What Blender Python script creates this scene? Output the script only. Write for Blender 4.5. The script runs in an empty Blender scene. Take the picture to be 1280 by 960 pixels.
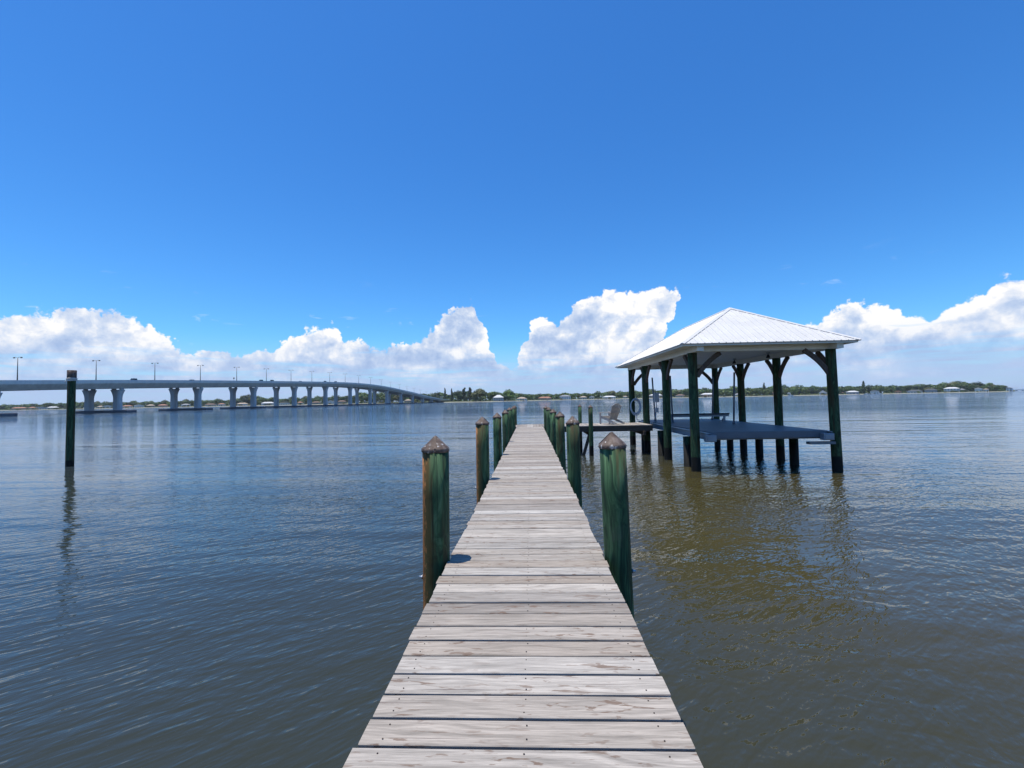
import bpy, bmesh, math, random
from mathutils import Vector, Matrix, noise
random.seed(7)
R = math.radians
scene = bpy.context.scene
COL = scene.collection

# ------------------------------------------------------------------ helpers
def tag(o, label=None, cat=None, group=None, kind=None):
    if label: o['label'] = label
    if cat: o['category'] = cat
    if group: o['group'] = group
    if kind: o['kind'] = kind
    return o

def empty(name, loc=(0, 0, 0), rz=0, label=None, cat=None, group=None):
    o = bpy.data.objects.new(name, None)
    o.empty_display_size = 0.2
    COL.objects.link(o)
    o.location = loc
    o.rotation_euler = (0, 0, rz)
    return tag(o, label, cat, group)

class MB:
    """collects faces for ONE mesh"""
    def __init__(s):
        s.v = []; s.f = []; s.m = []; s.sm = []
    def quad(s, pts, mi=0, smooth=False):
        n = len(s.v); s.v += [tuple(p) for p in pts]
        s.f.append(tuple(range(n, n + len(pts)))); s.m.append(mi); s.sm.append(smooth)
    def box(s, x0, x1, y0, y1, z0, z1, mi=0, M=None):
        P = [Vector((x, y, z)) for z in (z0, z1) for y in (y0, y1) for x in (x0, x1)]
        if M: P = [M @ p for p in P]
        n = len(s.v); s.v += [tuple(p) for p in P]
        for f in ((0, 2, 3, 1), (4, 5, 7, 6), (0, 1, 5, 4), (2, 6, 7, 3), (0, 4, 6, 2), (1, 3, 7, 5)):
            s.f.append(tuple(n + i for i in f)); s.m.append(mi); s.sm.append(False)
    def rings(s, rings, mi=0, caps=True, smooth=True, closed=True):
        n0 = len(s.v); k = len(rings[0])
        for r in rings: s.v += [tuple(p) for p in r]
        for i in range(len(rings) - 1):
            for j in range(k if closed else k - 1):
                a = n0 + i * k + j; b = n0 + i * k + (j + 1) % k
                s.f.append((a, b, b + k, a + k)); s.m.append(mi); s.sm.append(smooth)
        if caps and closed:
            s.f.append(tuple(n0 + j for j in reversed(range(k)))); s.m.append(mi); s.sm.append(False)
            t = n0 + (len(rings) - 1) * k
            s.f.append(tuple(t + j for j in range(k))); s.m.append(mi); s.sm.append(False)
    def lathe(s, prof, c=(0, 0, 0), seg=24, mi=0, smooth=True, caps=True, jitter=None):
        rr = []
        for (r, z) in prof:
            ring = []
            for j in range(seg):
                a = 2 * math.pi * j / seg
                q = r * (1 + (jitter(a, z) if jitter else 0))
                ring.append((c[0] + q * math.cos(a), c[1] + q * math.sin(a), c[2] + z))
            rr.append(ring)
        s.rings(rr, mi, caps, smooth)
    def tube(s, pts, r, seg=10, mi=0, smooth=True, caps=True, closed_path=False):
        pts = [Vector(p) for p in pts]
        rr = []; n = len(pts)
        up = Vector((0, 0, 1))
        prev = None
        for i, p in enumerate(pts):
            a = pts[i - 1] if (i > 0 or closed_path) else p
            b = pts[(i + 1) % n] if (i < n - 1 or closed_path) else p
            t = (b - a).normalized()
            if prev is None:
                ref = up if abs(t.dot(up)) < .9 else Vector((1, 0, 0))
                u = t.cross(ref).normalized()
            else:
                u = (prev - t * prev.dot(t)).normalized()
            prev = u
            w = t.cross(u)
            rad = r[i] if isinstance(r, (list, tuple)) else r
            rr.append([p + (u * math.cos(2 * math.pi * j / seg) + w * math.sin(2 * math.pi * j / seg)) * rad for j in range(seg)])
        if closed_path: rr.append(rr[0])
        s.rings(rr, mi, caps and not closed_path, smooth)
    def bar(s, a, b, w, h, mi=0, up=(0, 0, 1)):
        a = Vector(a); b = Vector(b); t = (b - a)
        L = t.length; t.normalize()
        u = Vector(up)
        if abs(t.dot(u)) > .98: u = Vector((0, 1, 0))
        sd = t.cross(u).normalized(); u = sd.cross(t)
        M = Matrix((( sd.x, t.x, u.x, a.x), (sd.y, t.y, u.y, a.y), (sd.z, t.z, u.z, a.z), (0, 0, 0, 1)))
        s.box(-w / 2, w / 2, 0, L, -h / 2, h / 2, mi, M)
    def sweep(s, pts, w, h, mi=0, side=(0, 1, 0)):
        """rectangular section along a planar path; side = unit normal of the plane"""
        pts = [Vector(p) for p in pts]; sd = Vector(side).normalized(); rr = []
        for i, p in enumerate(pts):
            t = (pts[min(i + 1, len(pts) - 1)] - pts[max(i - 1, 0)]).normalized()
            u = sd.cross(t).normalized()
            rr.append([p + sd * (a * w / 2) + u * (b * h / 2) for a, b in ((-1, -1), (1, -1), (1, 1), (-1, 1))])
        s.rings(rr, mi, True, False)
    def mesh(s, name, mats):
        me = bpy.data.meshes.new(name)
        me.from_pydata(s.v, [], s.f)
        for m in (mats if isinstance(mats, (list, tuple)) else [mats]): me.materials.append(m)
        me.polygons.foreach_set('material_index', s.m)
        me.polygons.foreach_set('use_smooth', s.sm)
        me.update()
        return me
    def build(s, name, mats, parent=None, loc=None, bevel=0):
        me = s.mesh(name, mats)
        o = bpy.data.objects.new(name, me); COL.objects.link(o)
        if parent: o.parent = parent
        if loc: o.location = loc
        if bevel:
            b = o.modifiers.new('bevel', 'BEVEL'); b.width = bevel; b.segments = 2
            b.limit_method = 'ANGLE'; b.angle_limit = R(40)
        return o

def part(name, me, parent, loc=(0, 0, 0), rz=0):
    o = bpy.data.objects.new(name, me); COL.objects.link(o); o.parent = parent
    o.location = loc; o.rotation_euler = (0, 0, rz)
    return o

def copy_tree(o, parent=None):
    c = o.copy(); COL.objects.link(c)
    if parent: c.parent = parent
    for ch in list(o.children): copy_tree(ch, c)
    return c

# ------------------------------------------------------------------ materials
class NT:
    def __init__(s, tree): s.t = tree; s.n = tree.nodes; s.l = tree.links
    def new(s, typ, **kw):
        n = s.n.new(typ)
        for k, v in kw.items(): setattr(n, k, v)
        return n
    def put(s, sock, v):
        if v is None: return
        if hasattr(v, 'is_output') or isinstance(v, bpy.types.NodeSocket): s.l.new(v, sock)
        else:
            if sock.type in ('RGBA',) and len(v) == 3: v = (*v, 1)
            sock.default_value = v
    def math(s, op, a, b=None, c=None, clamp=False):
        n = s.new('ShaderNodeMath', operation=op); n.use_clamp = clamp
        s.put(n.inputs[0], a)
        if b is not None: s.put(n.inputs[1], b)
        if c is not None: s.put(n.inputs[2], c)
        return n.outputs[0]
    def vmath(s, op, a, b=None, scale=None):
        n = s.new('ShaderNodeVectorMath', operation=op)
        s.put(n.inputs[0], a)
        if b is not None: s.put(n.inputs[1], b)
        if scale is not None: s.put(n.inputs['Scale'], scale)
        return n.outputs[0]
    def noise(s, vec, scale, detail=4, rough=.5, dist=0, lac=2.0):
        n = s.new('ShaderNodeTexNoise'); s.put(n.inputs['Vector'], vec)
        s.put(n.inputs['Scale'], scale)
        n.inputs['Detail'].default_value = detail; n.inputs['Roughness'].default_value = rough
        n.inputs['Distortion'].default_value = dist; n.inputs['Lacunarity'].default_value = lac
        return n.outputs['Fac']
    def mapv(s, vec, scale=(1, 1, 1), loc=(0, 0, 0), rot=(0, 0, 0)):
        n = s.new('ShaderNodeMapping'); s.put(n.inputs['Vector'], vec)
        n.inputs['Scale'].default_value = scale; n.inputs['Location'].default_value = loc; n.inputs['Rotation'].default_value = rot
        return n.outputs[0]
    def mr(s, v, a, b, c=0, d=1, smooth=False):
        n = s.new('ShaderNodeMapRange'); n.clamp = True
        if smooth: n.interpolation_type = 'SMOOTHSTEP'
        s.put(n.inputs[0], v)
        for i, x in zip((1, 2, 3, 4), (a, b, c, d)): s.put(n.inputs[i], x)
        return n.outputs[0]
    def mix(s, fac, a, b, blend='MIX'):
        n = s.new('ShaderNodeMix', data_type='RGBA', blend_type=blend)
        s.put(n.inputs['Factor'], fac)
        s.put(n.inputs[6], a); s.put(n.inputs[7], b)
        return n.outputs[2]
    def fmix(s, fac, a, b):
        n = s.new('ShaderNodeMix', data_type='FLOAT')
        s.put(n.inputs[0], fac); s.put(n.inputs[2], a); s.put(n.inputs[3], b)
        return n.outputs[0]
    def sep(s, v):
        n = s.new('ShaderNodeSeparateXYZ'); s.put(n.inputs[0], v); return n.outputs
    def comb(s, x, y, z):
        n = s.new('ShaderNodeCombineXYZ')
        for i, v in enumerate((x, y, z)): s.put(n.inputs[i], v)
        return n.outputs[0]
    def ramp(s, v, stops):
        n = s.new('ShaderNodeValToRGB'); s.put(n.inputs[0], v)
        cr = n.color_ramp
        while len(cr.elements) < len(stops): cr.elements.new(.5)
        for e, (p, c) in zip(cr.elements, stops):
            e.position = p; e.color = (*c, 1) if len(c) == 3 else c
        return n.outputs[0]
    def bump(s, h, strength=1, dist=.01, normal=None):
        n = s.new('ShaderNodeBump'); s.put(n.inputs['Height'], h)
        s.put(n.inputs['Strength'], strength); s.put(n.inputs['Distance'], dist)
        if normal is not None: s.put(n.inputs['Normal'], normal)
        return n.outputs[0]

def mat(name, rough=.6, metal=0, spec=.5):
    m = bpy.data.materials.new(name); m.use_nodes = True
    t = NT(m.node_tree); p = m.node_tree.nodes['Principled BSDF']
    p.inputs['Roughness'].default_value = rough; p.inputs['Metallic'].default_value = metal
    p.inputs['Specular IOR Level'].default_value = spec
    return m, t, p

def tc(t, which='Object'):
    return t.new('ShaderNodeTexCoord').outputs[which]

def simple(name, col, rough=.6, metal=0, var=.15, scale=3, bump=0, spec=.5):
    m, t, p = mat(name, rough, metal, spec)
    co = tc(t)
    n = t.noise(co, scale, 6, .6)
    f = t.mr(n, .3, .7, 1 - var, 1 + var)
    t.put(p.inputs['Base Color'], t.mix(1.0, col, t.comb(f, f, f), 'MULTIPLY'))
    if bump: t.put(p.inputs['Normal'], t.bump(t.noise(co, scale * 6, 5, .6), .6, bump))
    return m

def weathered_wood(name, along='x', tones=((.26, .238, .212), (.51, .475, .42)), dark=(.15, .095, .065), gscale=1.0):
    """greyed planks; grain runs along the given object axis, tone changes from board to board"""
    m, t, p = mat(name, .82, 0, .25)
    co = tc(t)
    isl = t.new('ShaderNodeNewGeometry').outputs['Random Per Island']
    off = t.comb(t.math('MULTIPLY', isl, 37.0), t.math('MULTIPLY', isl, 91.0), t.math('MULTIPLY', isl, 53.0))
    v = t.vmath('ADD', co, off)
    sc = (.8, 17, 17) if along == 'x' else (17, .8, 17)
    if along == 'z': sc = (17, 17, .8)
    gv = t.mapv(v, tuple(q * gscale for q in sc))
    warp = t.noise(t.mapv(v, (.9, 3.2, 3.2) if along == 'x' else (3.2, .9, 3.2)), 1.3, 2, .5)
    gv2 = t.vmath('ADD', gv, t.comb(0, t.math('MULTIPLY', warp, 3.6), 0) if along != 'y' else t.comb(t.math('MULTIPLY', warp, 3.6), 0, 0))
    grain = t.noise(gv2, 2.2, 7, .65, .3)
    fine = t.noise(gv, 9, 5, .7)
    base = t.mix(t.mr(isl, 0, 1, 0, 1), tones[0], tones[1])
    hue = t.noise(t.comb(t.math('MULTIPLY', isl, 811.0), 0, 0), 1, 0)
    base = t.mix(t.mr(hue, .35, .65, 0, .6), base, tuple(q * r_ for q, r_ in zip(tones[0], (1.15, 1.0, .85))))
    g1 = t.mr(grain, .34, .62, .66, 1.14)
    g2 = t.mr(fine, .3, .7, .72, 1.18)
    g = t.math('MULTIPLY', g1, g2)
    c = t.mix(1.0, base, t.comb(g, g, g), 'MULTIPLY')
    # brown knots and damp stains
    kn = t.noise(t.mapv(v, (9, 38, 38) if along == 'x' else (38, 9, 38)), 1.0, 3, .6, .5)
    big = t.noise(t.mapv(v, (.9, 1.5, 1.5)), 1.3, 2, .5)
    k = t.math('MULTIPLY', t.mr(kn, .57, .65, 0, 1, True), t.mr(big, .40, .56, .25, 1))
    c = t.mix(t.math('MULTIPLY', k, .8), c, dark)
    crack = t.mr(t.noise(t.mapv(v, (1.0, 60, 60) if along == 'x' else (60, 1.0, 60)), 1.5, 2, .4), .68, .74, 0, .6)
    c = t.mix(crack, c, (.11, .08, .075))
    t.put(p.inputs['Base Color'], c)
    h = t.math('ADD', t.math('MULTIPLY', grain, .7), t.math('MULTIPLY', fine, .4))
    h = t.math('SUBTRACT', h, t.math('ADD', crack, t.math('MULTIPLY', k, .3)))
    t.put(p.inputs['Normal'], t.bump(h, .55, .004))
    return m

def pile_wood(name, orange=0.0, dark=1.0, wet=None):
    """green pressure treated round timber with swirling grain, brown streaks and a dark tide band"""
    m, t, p = mat(name, .7, 0, .2)
    co = tc(t); x, y, z = t.sep(co)
    ri = t.new('ShaderNodeObjectInfo').outputs['Random']
    v = t.vmath('ADD', co, t.comb(t.math('MULTIPLY', ri, 41.), t.math('MULTIPLY', ri, 17.), t.math('MULTIPLY', ri, 23.)))
    w = t.noise(t.mapv(v, (3.2, 3.2, 1.1)), 1.4, 2, .5)
    gv = t.vmath('ADD', t.mapv(v, (12, 12, .9)), t.comb(t.math('MULTIPLY', w, 5), 0, t.math('MULTIPLY', w, 3.5)))
    grain = t.noise(gv, 1.6, 6, .6, .5)
    fine = t.noise(t.mapv(v, (60, 60, 3)), 1.5, 4, .7)
    g = t.ramp(grain, [(0, (.012 * dark, .022 * dark, .014 * dark)), (.38, (.024 * dark, .056 * dark, .028 * dark)),
                       (.52, (.054 * dark, .128 * dark, .056 * dark)), (.66, (.110 * dark, .215 * dark, .105 * dark)), (1, (.19 * dark, .28 * dark, .14 * dark))])
    br = t.noise(t.mapv(v, (5, 5, .35)), 1.7, 5, .6)
    c = t.mix(t.mr(br, .50, .64, 0, .8), g, (.090 * dark, .052 * dark, .020 * dark))
    c = t.mix(t.mr(fine, .3, .75, .35, 0), c, (.012, .018, .014))
    chk = t.mr(t.noise(t.mapv(v, (30, 30, .55)), 1.5, 3, .55), .64, .70, 0, .85)
    c = t.mix(chk, c, (.010, .012, .009))
    pale = t.mr(t.noise(t.mapv(v, (2.2, 2.2, 1.1)), 1.6, 5, .7), .54, .70, 0, .45)
    c = t.mix(pale, c, (.115 * dark, .135 * dark, .095 * dark))
    if orange:  # orange-brown bark, with its sunlit left edge painted into the colour
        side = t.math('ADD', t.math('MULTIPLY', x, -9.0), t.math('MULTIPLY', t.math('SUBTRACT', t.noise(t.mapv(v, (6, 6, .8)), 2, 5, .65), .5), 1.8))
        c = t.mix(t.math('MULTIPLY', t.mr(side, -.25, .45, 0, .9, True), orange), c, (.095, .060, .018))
        lit_side = t.math('ADD', t.math('MULTIPLY', x, -9.0), t.math('MULTIPLY', t.math('SUBTRACT', t.noise(t.mapv(v, (22, 22, 9)), 2, 5, .7), .5), 1.5))
        c = t.mix(t.math('MULTIPLY', t.mr(lit_side, .55, .85, 0, 1, True), orange), c, t.mix(t.mr(fine, .4, .6), (.22, .085, .03), (.58, .24, .08)))
    if wet is not None:
        nz = t.math('ADD', z, t.math('MULTIPLY', t.math('SUBTRACT', t.noise(co, 7, 4, .7), .5), .16))
        c = t.mix(t.mr(nz, wet, wet + .05, 1, 0), c, (.012, .012, .010))
    t.put(p.inputs['Base Color'], c)
    h = t.math('SUBTRACT', t.math('ADD', grain, t.math('MULTIPLY', fine, .5)), chk)
    t.put(p.inputs['Normal'], t.bump(h, .7, .006))
    return m

MT = {}
MT['deck'] = weathered_wood('weathered_deck_wood', 'x')
MT['deck_y'] = weathered_wood('weathered_wharf_wood', 'y')
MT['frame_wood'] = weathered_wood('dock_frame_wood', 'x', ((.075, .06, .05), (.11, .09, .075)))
MT['brace'] = weathered_wood('brace_wood', 'z', ((.10, .08, .068), (.15, .12, .10)))
MT['chair'] = weathered_wood('chair_wood', 'z', ((.38, .37, .355), (.52, .505, .485)))
MT['screw'] = simple('rusty_screw', (.05, .035, .03), .6, .4)
MT['pile'] = pile_wood('green_piling_wood', 0, 1.0, .42)
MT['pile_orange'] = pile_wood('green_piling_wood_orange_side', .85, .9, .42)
MT['post'] = pile_wood('boathouse_post_wood', 0, .65, .48)
MT['lift_pile'] = pile_wood('lift_piling_wood', 0, .35, .8)
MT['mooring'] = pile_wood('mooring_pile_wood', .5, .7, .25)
MT['galv'] = simple('galvanised_steel', (.42, .44, .46), .4, .8, .2, 8)
MT['alu'] = simple('aluminium_lift_beam', (.22, .26, .30), .42, .3, .12, 4)
MT['alu_dark'] = simple('dull_lift_steel', (.16, .18, .20), .5, .4, .2, 5)
MT['lift_deck'] = simple('blue_grey_lift_decking', (.110, .130, .152), .55, 0, .10, 2.5, .002)
MT['bunk'] = simple('dark_bunk_carpet', (.035, .04, .05), .9, 0, .2, 9)
MT['white_paint'] = simple('white_painted_trim', (.80, .77, .66), .5, 0, .06, 3)
MT['soffit'] = simple('white_soffit_boards', (.86, .85, .79), .6, 0, .04, 2)
MT['pvc'] = simple('grey_pvc_guide', (.10, .125, .16), .45, 0, .1, 4)
MT['hose'] = simple('pale_blue_hose', (.50, .55, .62), .45, 0, .12, 9)
MT['rope'] = simple('white_rope', (.62, .60, .55), .9, 0, .2, 30, .003)
MT['box_grey'] = simple('grey_electrical_box', (.38, .40, .42), .5, .1, .1, 6)
MT['black'] = simple('black_plastic', (.03, .03, .03), .5)
MT['barnacle'] = simple('pale_barnacle_crust', (.42, .42, .38), .9, 0, .3, 30, .01)

# cone caps: brown coppery metal, weathered, white gull marks
def cap_material(name, droppings):
    m, t, p = mat(name, .68, .1, .3)
    co = tc(t); ri = t.new('ShaderNodeObjectInfo').outputs['Random']
    v = t.vmath('ADD', co, t.comb(t.math('MULTIPLY', ri, 13.), t.math('MULTIPLY', ri, 7.), 0))
    a = t.noise(t.mapv(v, (9, 9, 5)), 2, 6, .65)
    c = t.ramp(a, [(.3, (.05, .034, .027)), (.5, (.115, .082, .064)), (.7, (.21, .165, .138))])
    sp = t.noise(v, 42, 3, .6)
    c = t.mix(t.mr(sp, .62, .72, 0, .7), c, (.045, .04, .04))
    d = t.noise(t.mapv(v, (30, 30, 9)), 1.1, 5, .65)
    c = t.mix(t.mr(d, .62 - droppings, .68 - droppings, 0, .8), c, (.62, .60, .57))
    t.put(p.inputs['Base Color'], c)
    t.put(p.inputs['Normal'], t.bump(t.noise(v, 18, 5, .6), .5, .004))
    return m
MT['cap'] = cap_material('brown_metal_cap', 0.0)
MT['cap_gull'] = cap_material('brown_metal_cap_with_gull_marks', .03)

# metal roof
def roof_material():
    m, t, p = mat('white_metal_roofing', .5, .0, .35)
    co = tc(t)
    a = t.noise(co, 1.1, 5, .6); b = t.noise(t.mapv(co, (9, 9, 1.5)), 2, 4, .7)
    f = t.math('MULTIPLY', t.mr(a, .3, .7, .9, 1.04), t.mr(b, .3, .75, .9, 1.03))
    c = t.mix(1.0, (.66, .645, .61), t.comb(f, f, f), 'MULTIPLY')
    t.put(p.inputs['Base Color'], c)
    t.put(p.inputs['Roughness'], t.mr(b, .3, .7, .42, .6))
    return m
MT['roof'] = roof_material()

# concrete
def concrete(name, col, stain=.25, scale=.25):
    m, t, p = mat(name, .85, 0, .3)
    co = tc(t)
    a = t.noise(co, scale, 6, .6); b = t.noise(t.mapv(co, (1, 1, .12)), scale * 4, 5, .65)
    f = t.math('MULTIPLY', t.mr(a, .3, .7, 1 - stain * .5, 1.05), t.mr(b, .35, .75, 1, 1 - stain))
    t.put(p.inputs['Base Color'], t.mix(1.0, col, t.comb(f, f, f), 'MULTIPLY'))
    t.put(p.inputs['Normal'], t.bump(b, .4, .02))
    return m
MT['parapet'] = concrete('pale_bridge_parapet', (.74, .73, .67), .15)
MT['girder'] = concrete('bridge_girder_concrete', (.60, .61, .57), .25)
MT['pier'] = concrete('bridge_pier_concrete', (.58, .60, .60), .25)
MT['footing'] = concrete('dark_pier_footing', (.13, .15, .18), .4)
MT['asphalt'] = simple('bridge_asphalt', (.05, .05, .052), .9, 0, .2, .3)
MT['lamp_pole'] = simple('lamp_pole_metal', (.20, .20, .19), .5, .5)

# water -----------------------------------------------------------------
def water_material():
    m, t, p = mat('lagoon_water', .045, 0, .5)
    p.inputs['IOR'].default_value = 1.333
    co = tc(t)
    x, y, z = t.sep(co)
    dist = t.math('SQRT', t.math('ADD', t.math('MULTIPLY', x, x), t.math('MULTIPLY', y, y)))
    # silty body colour with drifting brown and green patches
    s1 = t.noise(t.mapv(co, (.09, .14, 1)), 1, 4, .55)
    # silt brown painted stronger where the boathouse roof's dark reflection hides the sky
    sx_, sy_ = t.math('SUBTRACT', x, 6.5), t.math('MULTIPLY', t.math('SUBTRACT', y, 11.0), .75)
    roof_refl = t.math('SQRT', t.math('ADD', t.math('MULTIPLY', sx_, sx_), t.math('MULTIPLY', sy_, sy_)))
    roof_refl = t.math('ADD', roof_refl, t.math('MULTIPLY', t.math('SUBTRACT', s1, .5), 9.0))
    body = t.mix(t.mr(roof_refl, 3.0, 9.0, 0, 1, True), (.056, .047, .016), (.034, .038, .027))
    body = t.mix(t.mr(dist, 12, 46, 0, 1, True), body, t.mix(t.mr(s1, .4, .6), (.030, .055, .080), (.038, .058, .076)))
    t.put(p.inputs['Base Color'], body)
    # ripples from a light breeze; mapr turns the pattern first, then stretches it along its crests
    def mapr(vec, deg, sc):
        return t.mapv(t.mapv(vec, rot=(0, 0, R(-deg))), sc)
    wob = t.noise(t.mapv(co, (.22, .22, 1)), 1, 2, .5)
    v = t.vmath('ADD', co, t.comb(t.math('MULTIPLY', wob, 1.8), t.math('MULTIPLY', wob, 1.4), 0))
    rip1 = t.noise(mapr(v, 38, (2.7, 6.6, 1)), 1.0, 2, .55, .2)
    rip2 = t.noise(mapr(v, 52, (5.5, 12.0, 1)), 1.0, 2, .5)
    rip3 = t.noise(mapr(v, -20, (1.3, 4.0, 1)), 1.0, 2, .5, .3)
    chop = t.noise(mapr(v, 14, (.42, 1.3, 1)), 1.0, 2, .5, .4)
    swell = t.noise(mapr(co, -3, (.030, .26, 1)), 1.0, 3, .55)
    # wind lanes: bands of glassy and of ruffled water, rougher out in the channel
    gust = t.noise(mapr(co, -6, (.009, .034, 1)), 1.0, 4, .6, .6)
    gf = t.math('ADD', t.math('MULTIPLY', t.mr(gust, .42, .58, .5, 1.4), t.mr(dist, 9, 24, 1.15, .5, True)), t.math('MULTIPLY', t.mr(dist, 55, 115, 0, 3.6, True), t.mr(gust, .36, .56, .35, 1)))
    h = t.math('ADD', t.math('MULTIPLY', rip1, .030), t.math('MULTIPLY', rip2, .011))
    h = t.math('ADD', h, t.math('MULTIPLY', rip3, .015))
    h = t.math('ADD', h, t.math('MULTIPLY', chop, .048))
    h = t.math('MULTIPLY', h, gf)
    h = t.math('ADD', h, t.math('MULTIPLY', swell, t.mr(dist, 20, 150, .17, .5)))
    bn = t.bump(h, 1.0, 1.0); bn.node.inputs['Filter Width'].default_value = .004
    t.put(p.inputs['Normal'], bn)
    t.put(p.inputs['Roughness'], t.mr(dist, 15, 400, .015, .05))
    return m
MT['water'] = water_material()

# leaves ------------------------------------------------------------------
def leaf_material(name, c1, c2, c3):
    m, t, p = mat(name, .55, 0, .3)
    isl = t.new('ShaderNodeNewGeometry').outputs['Random Per Island']
    ri = t.new('ShaderNodeObjectInfo').outputs['Random']
    c = t.ramp(isl, [(0, c1), (.55, c2), (1, c3)])
    hs = t.new('ShaderNodeHueSaturation')
    t.put(hs.inputs['Hue'], t.mr(ri, 0, 1, .475, .515)); t.put(hs.inputs['Value'], t.mr(t.math('FRACT', t.math('MULTIPLY', ri, 7.3)), 0, 1, .7, 1.3))
    t.put(hs.inputs['Color'], c)
    t.put(p.inputs['Base Color'], hs.outputs[0])
    p.inputs['Subsurface Weight'].default_value = 0
    return m
MT['leaf_mid'] = leaf_material('mid_green_foliage', (.045, .080, .020), (.085, .140, .034), (.15, .20, .055))
MT['leaf_dark'] = leaf_material('dark_green_foliage', (.026, .046, .020), (.045, .075, .030), (.07, .11, .042))
MT['leaf_bright'] = leaf_material('bright_green_foliage', (.06, .12, .015), (.10, .20, .025), (.15, .26, .04))
MT['leaf_olive'] = leaf_material('olive_foliage', (.07, .08, .022), (.13, .135, .042), (.18, .18, .065))
MT['bark'] = simple('tree_bark', (.11, .085, .065), .9, 0, .3, 1.5)
MT['land'] = simple('shore_ground', (.085, .10, .04), .95, 0, .4, .05)
MT['sand'] = simple('shore_sand', (.30, .28, .21), .95, 0, .25, .08)
WALLS = {'white': (.72, .71, .68), 'cream': (.60, .54, .43), 'tan': (.42, .33, .24), 'peach': (.60, .34, .22), 'grey': (.36, .37, .38)}
ROOFS = {'white': (.58, .58, .57), 'terracotta': (.33, .16, .10), 'brown': (.16, .10, .075), 'grey': (.26, .27, .28), 'dark': (.07, .075, .08), 'tan': (.40, .32, .24)}
for k, c in WALLS.items(): MT['wall_' + k] = simple(k + '_house_wall', c, .8, 0, .08, .4)
for k, c in ROOFS.items(): MT['roof_' + k] = simple(k + '_house_roof', c, .75, 0, .15, 1.0)
MT['glass'] = simple('house_window_glass', (.03, .04, .05), .12, 0, .1, 1)
MT['boat_hull'] = simple('white_boat_hull', (.75, .75, .73), .3)
for k, c in {'silver': (.45, .46, .48), 'dark': (.03, .03, .035), 'red': (.30, .03, .02), 'white': (.7, .7, .7), 'blue': (.04, .08, .22)}.items():
    MT['car_' + k] = simple(k + '_car_paint', c, .25, .2, .02)
MT['tyre'] = simple('tyre_rubber', (.02, .02, .02), .9)

# ------------------------------------------------------------------ camera
CAM_Z = 2.59
YAW = R(2.3)
cd = bpy.data.cameras.new('camera'); cam = bpy.data.objects.new('camera', cd); COL.objects.link(cam)
cd.lens = 16; cd.sensor_width = 36; cd.clip_end = 40000; cd.clip_start = .05
cam.matrix_world = (Matrix.Translation((0, 0, CAM_Z)) @ Matrix.Rotation(YAW, 4, 'Z')
                    @ Matrix.Rotation(R(90 + 1.99), 4, 'X') @ Matrix.Rotation(R(-1.09), 4, 'Z'))
scene.camera = cam

# ------------------------------------------------------------------ sun and sky
SUN_EL, SUN_AZ = 79.5, -95.0      # azimuth from +Y, positive towards +X
sd = Vector((math.cos(R(SUN_EL)) * math.sin(R(SUN_AZ)), math.cos(R(SUN_EL)) * math.cos(R(SUN_AZ)), math.sin(R(SUN_EL))))
sl = bpy.data.lights.new('sun', 'SUN'); sl.energy = 4.3; sl.angle = R(.53); sl.color = (1, .94, .84)
so = bpy.data.objects.new('sun', sl); COL.objects.link(so)
so.rotation_euler = sd.to_track_quat('Z', 'Y').to_euler(); so.location = (0, 0, 50)

world = bpy.data.worlds.new('World'); scene.world = world; world.use_nodes = True
W = NT(world.node_tree); bg = world.node_tree.nodes['Background']
sky = W.new('ShaderNodeTexSky', sky_type='NISHITA', sun_disc=False)
sky.sun_elevation = R(SUN_EL); sky.sun_rotation = R(SUN_AZ)
sky.air_density = 1.0; sky.dust_density = .3; sky.ozone_density = 2.5; sky.altitude = 0
gen = W.new('ShaderNodeTexCoord').outputs['Generated']
dirv = W.vmath('NORMALIZE', gen)
dx, dy, dz = W.sep(dirv)
az = W.math('ARCTAN2', dx, dy)                              # radians
azd = W.math('MULTIPLY', az, 180 / math.pi)
el = W.math('MULTIPLY', W.math('ARCSINE', dz), 180 / math.pi)
# (azimuth, elevation of the cloud tops) in degrees
PROF = [(-179, 6), (-160, 9), (-140, 5), (-120, 8), (-100, 5), (-80, 8), (-70, 9.5), (-60, 6.5), (-54, 7.0),
 (-50.8, 7.7), (-48.9, 8.2), (-47.9, 7.4), (-47.4, 8.6), (-45.9, 9.6), (-43.7, 8.9), (-42.2, 8.2), (-41, 8.6), (-39.6, 7.4), (-38.6, 6.1), (-38.0, 4.8),
 (-37.1, 5.5), (-35.7, 6), (-34, 5.2), (-32.4, 5.5), (-30.9, 5.2), (-29, 5.8), (-28, 7.2), (-26.9, 8.3), (-24, 9.3), (-23.3, 8.4), (-22.8, 6.9),
 (-21.6, 7.0), (-19.8, 7.2), (-17, 6.9), (-15.1, 6.4), (-13.2, 7.3), (-11.6, 7.8), (-10.9, 10), (-8.9, 11.1), (-8.2, 12.1), (-7.1, 12.3), (-5.9, 11.4), (-5.3, 8), (-4.8, 4.4),
 (-3.3, 4.3), (-2.3, 3.5), (-1.2, 4.0), (-.7, 8), (1, 10.4), (1.9, 9.6), (2.9, 9.1), (4.9, 9.7), (7.4, 12.1), (10.4, 12.9), (13.7, 12.7), (15.6, 13.2), (17, 12.8), (19.0, 11.6), (19.6, 8.5),
 (21, 6.8), (24, 5.2), (27.2, 5.0), (30.2, 6.3), (31, 7.6), (33.4, 9.0), (35.4, 8.9), (37, 8.4), (38.2, 7.9), (38.6, 6.2), (39.3, 6.4), (41.4, 6.8), (42.5, 7.2), (43.6, 8.4), (44, 9.7), (45, 9.5), (46.4, 8.8),
 (52, 9.5), (60, 6), (75, 8), (90, 5), (110, 9), (140, 6), (179, 6)]
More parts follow.
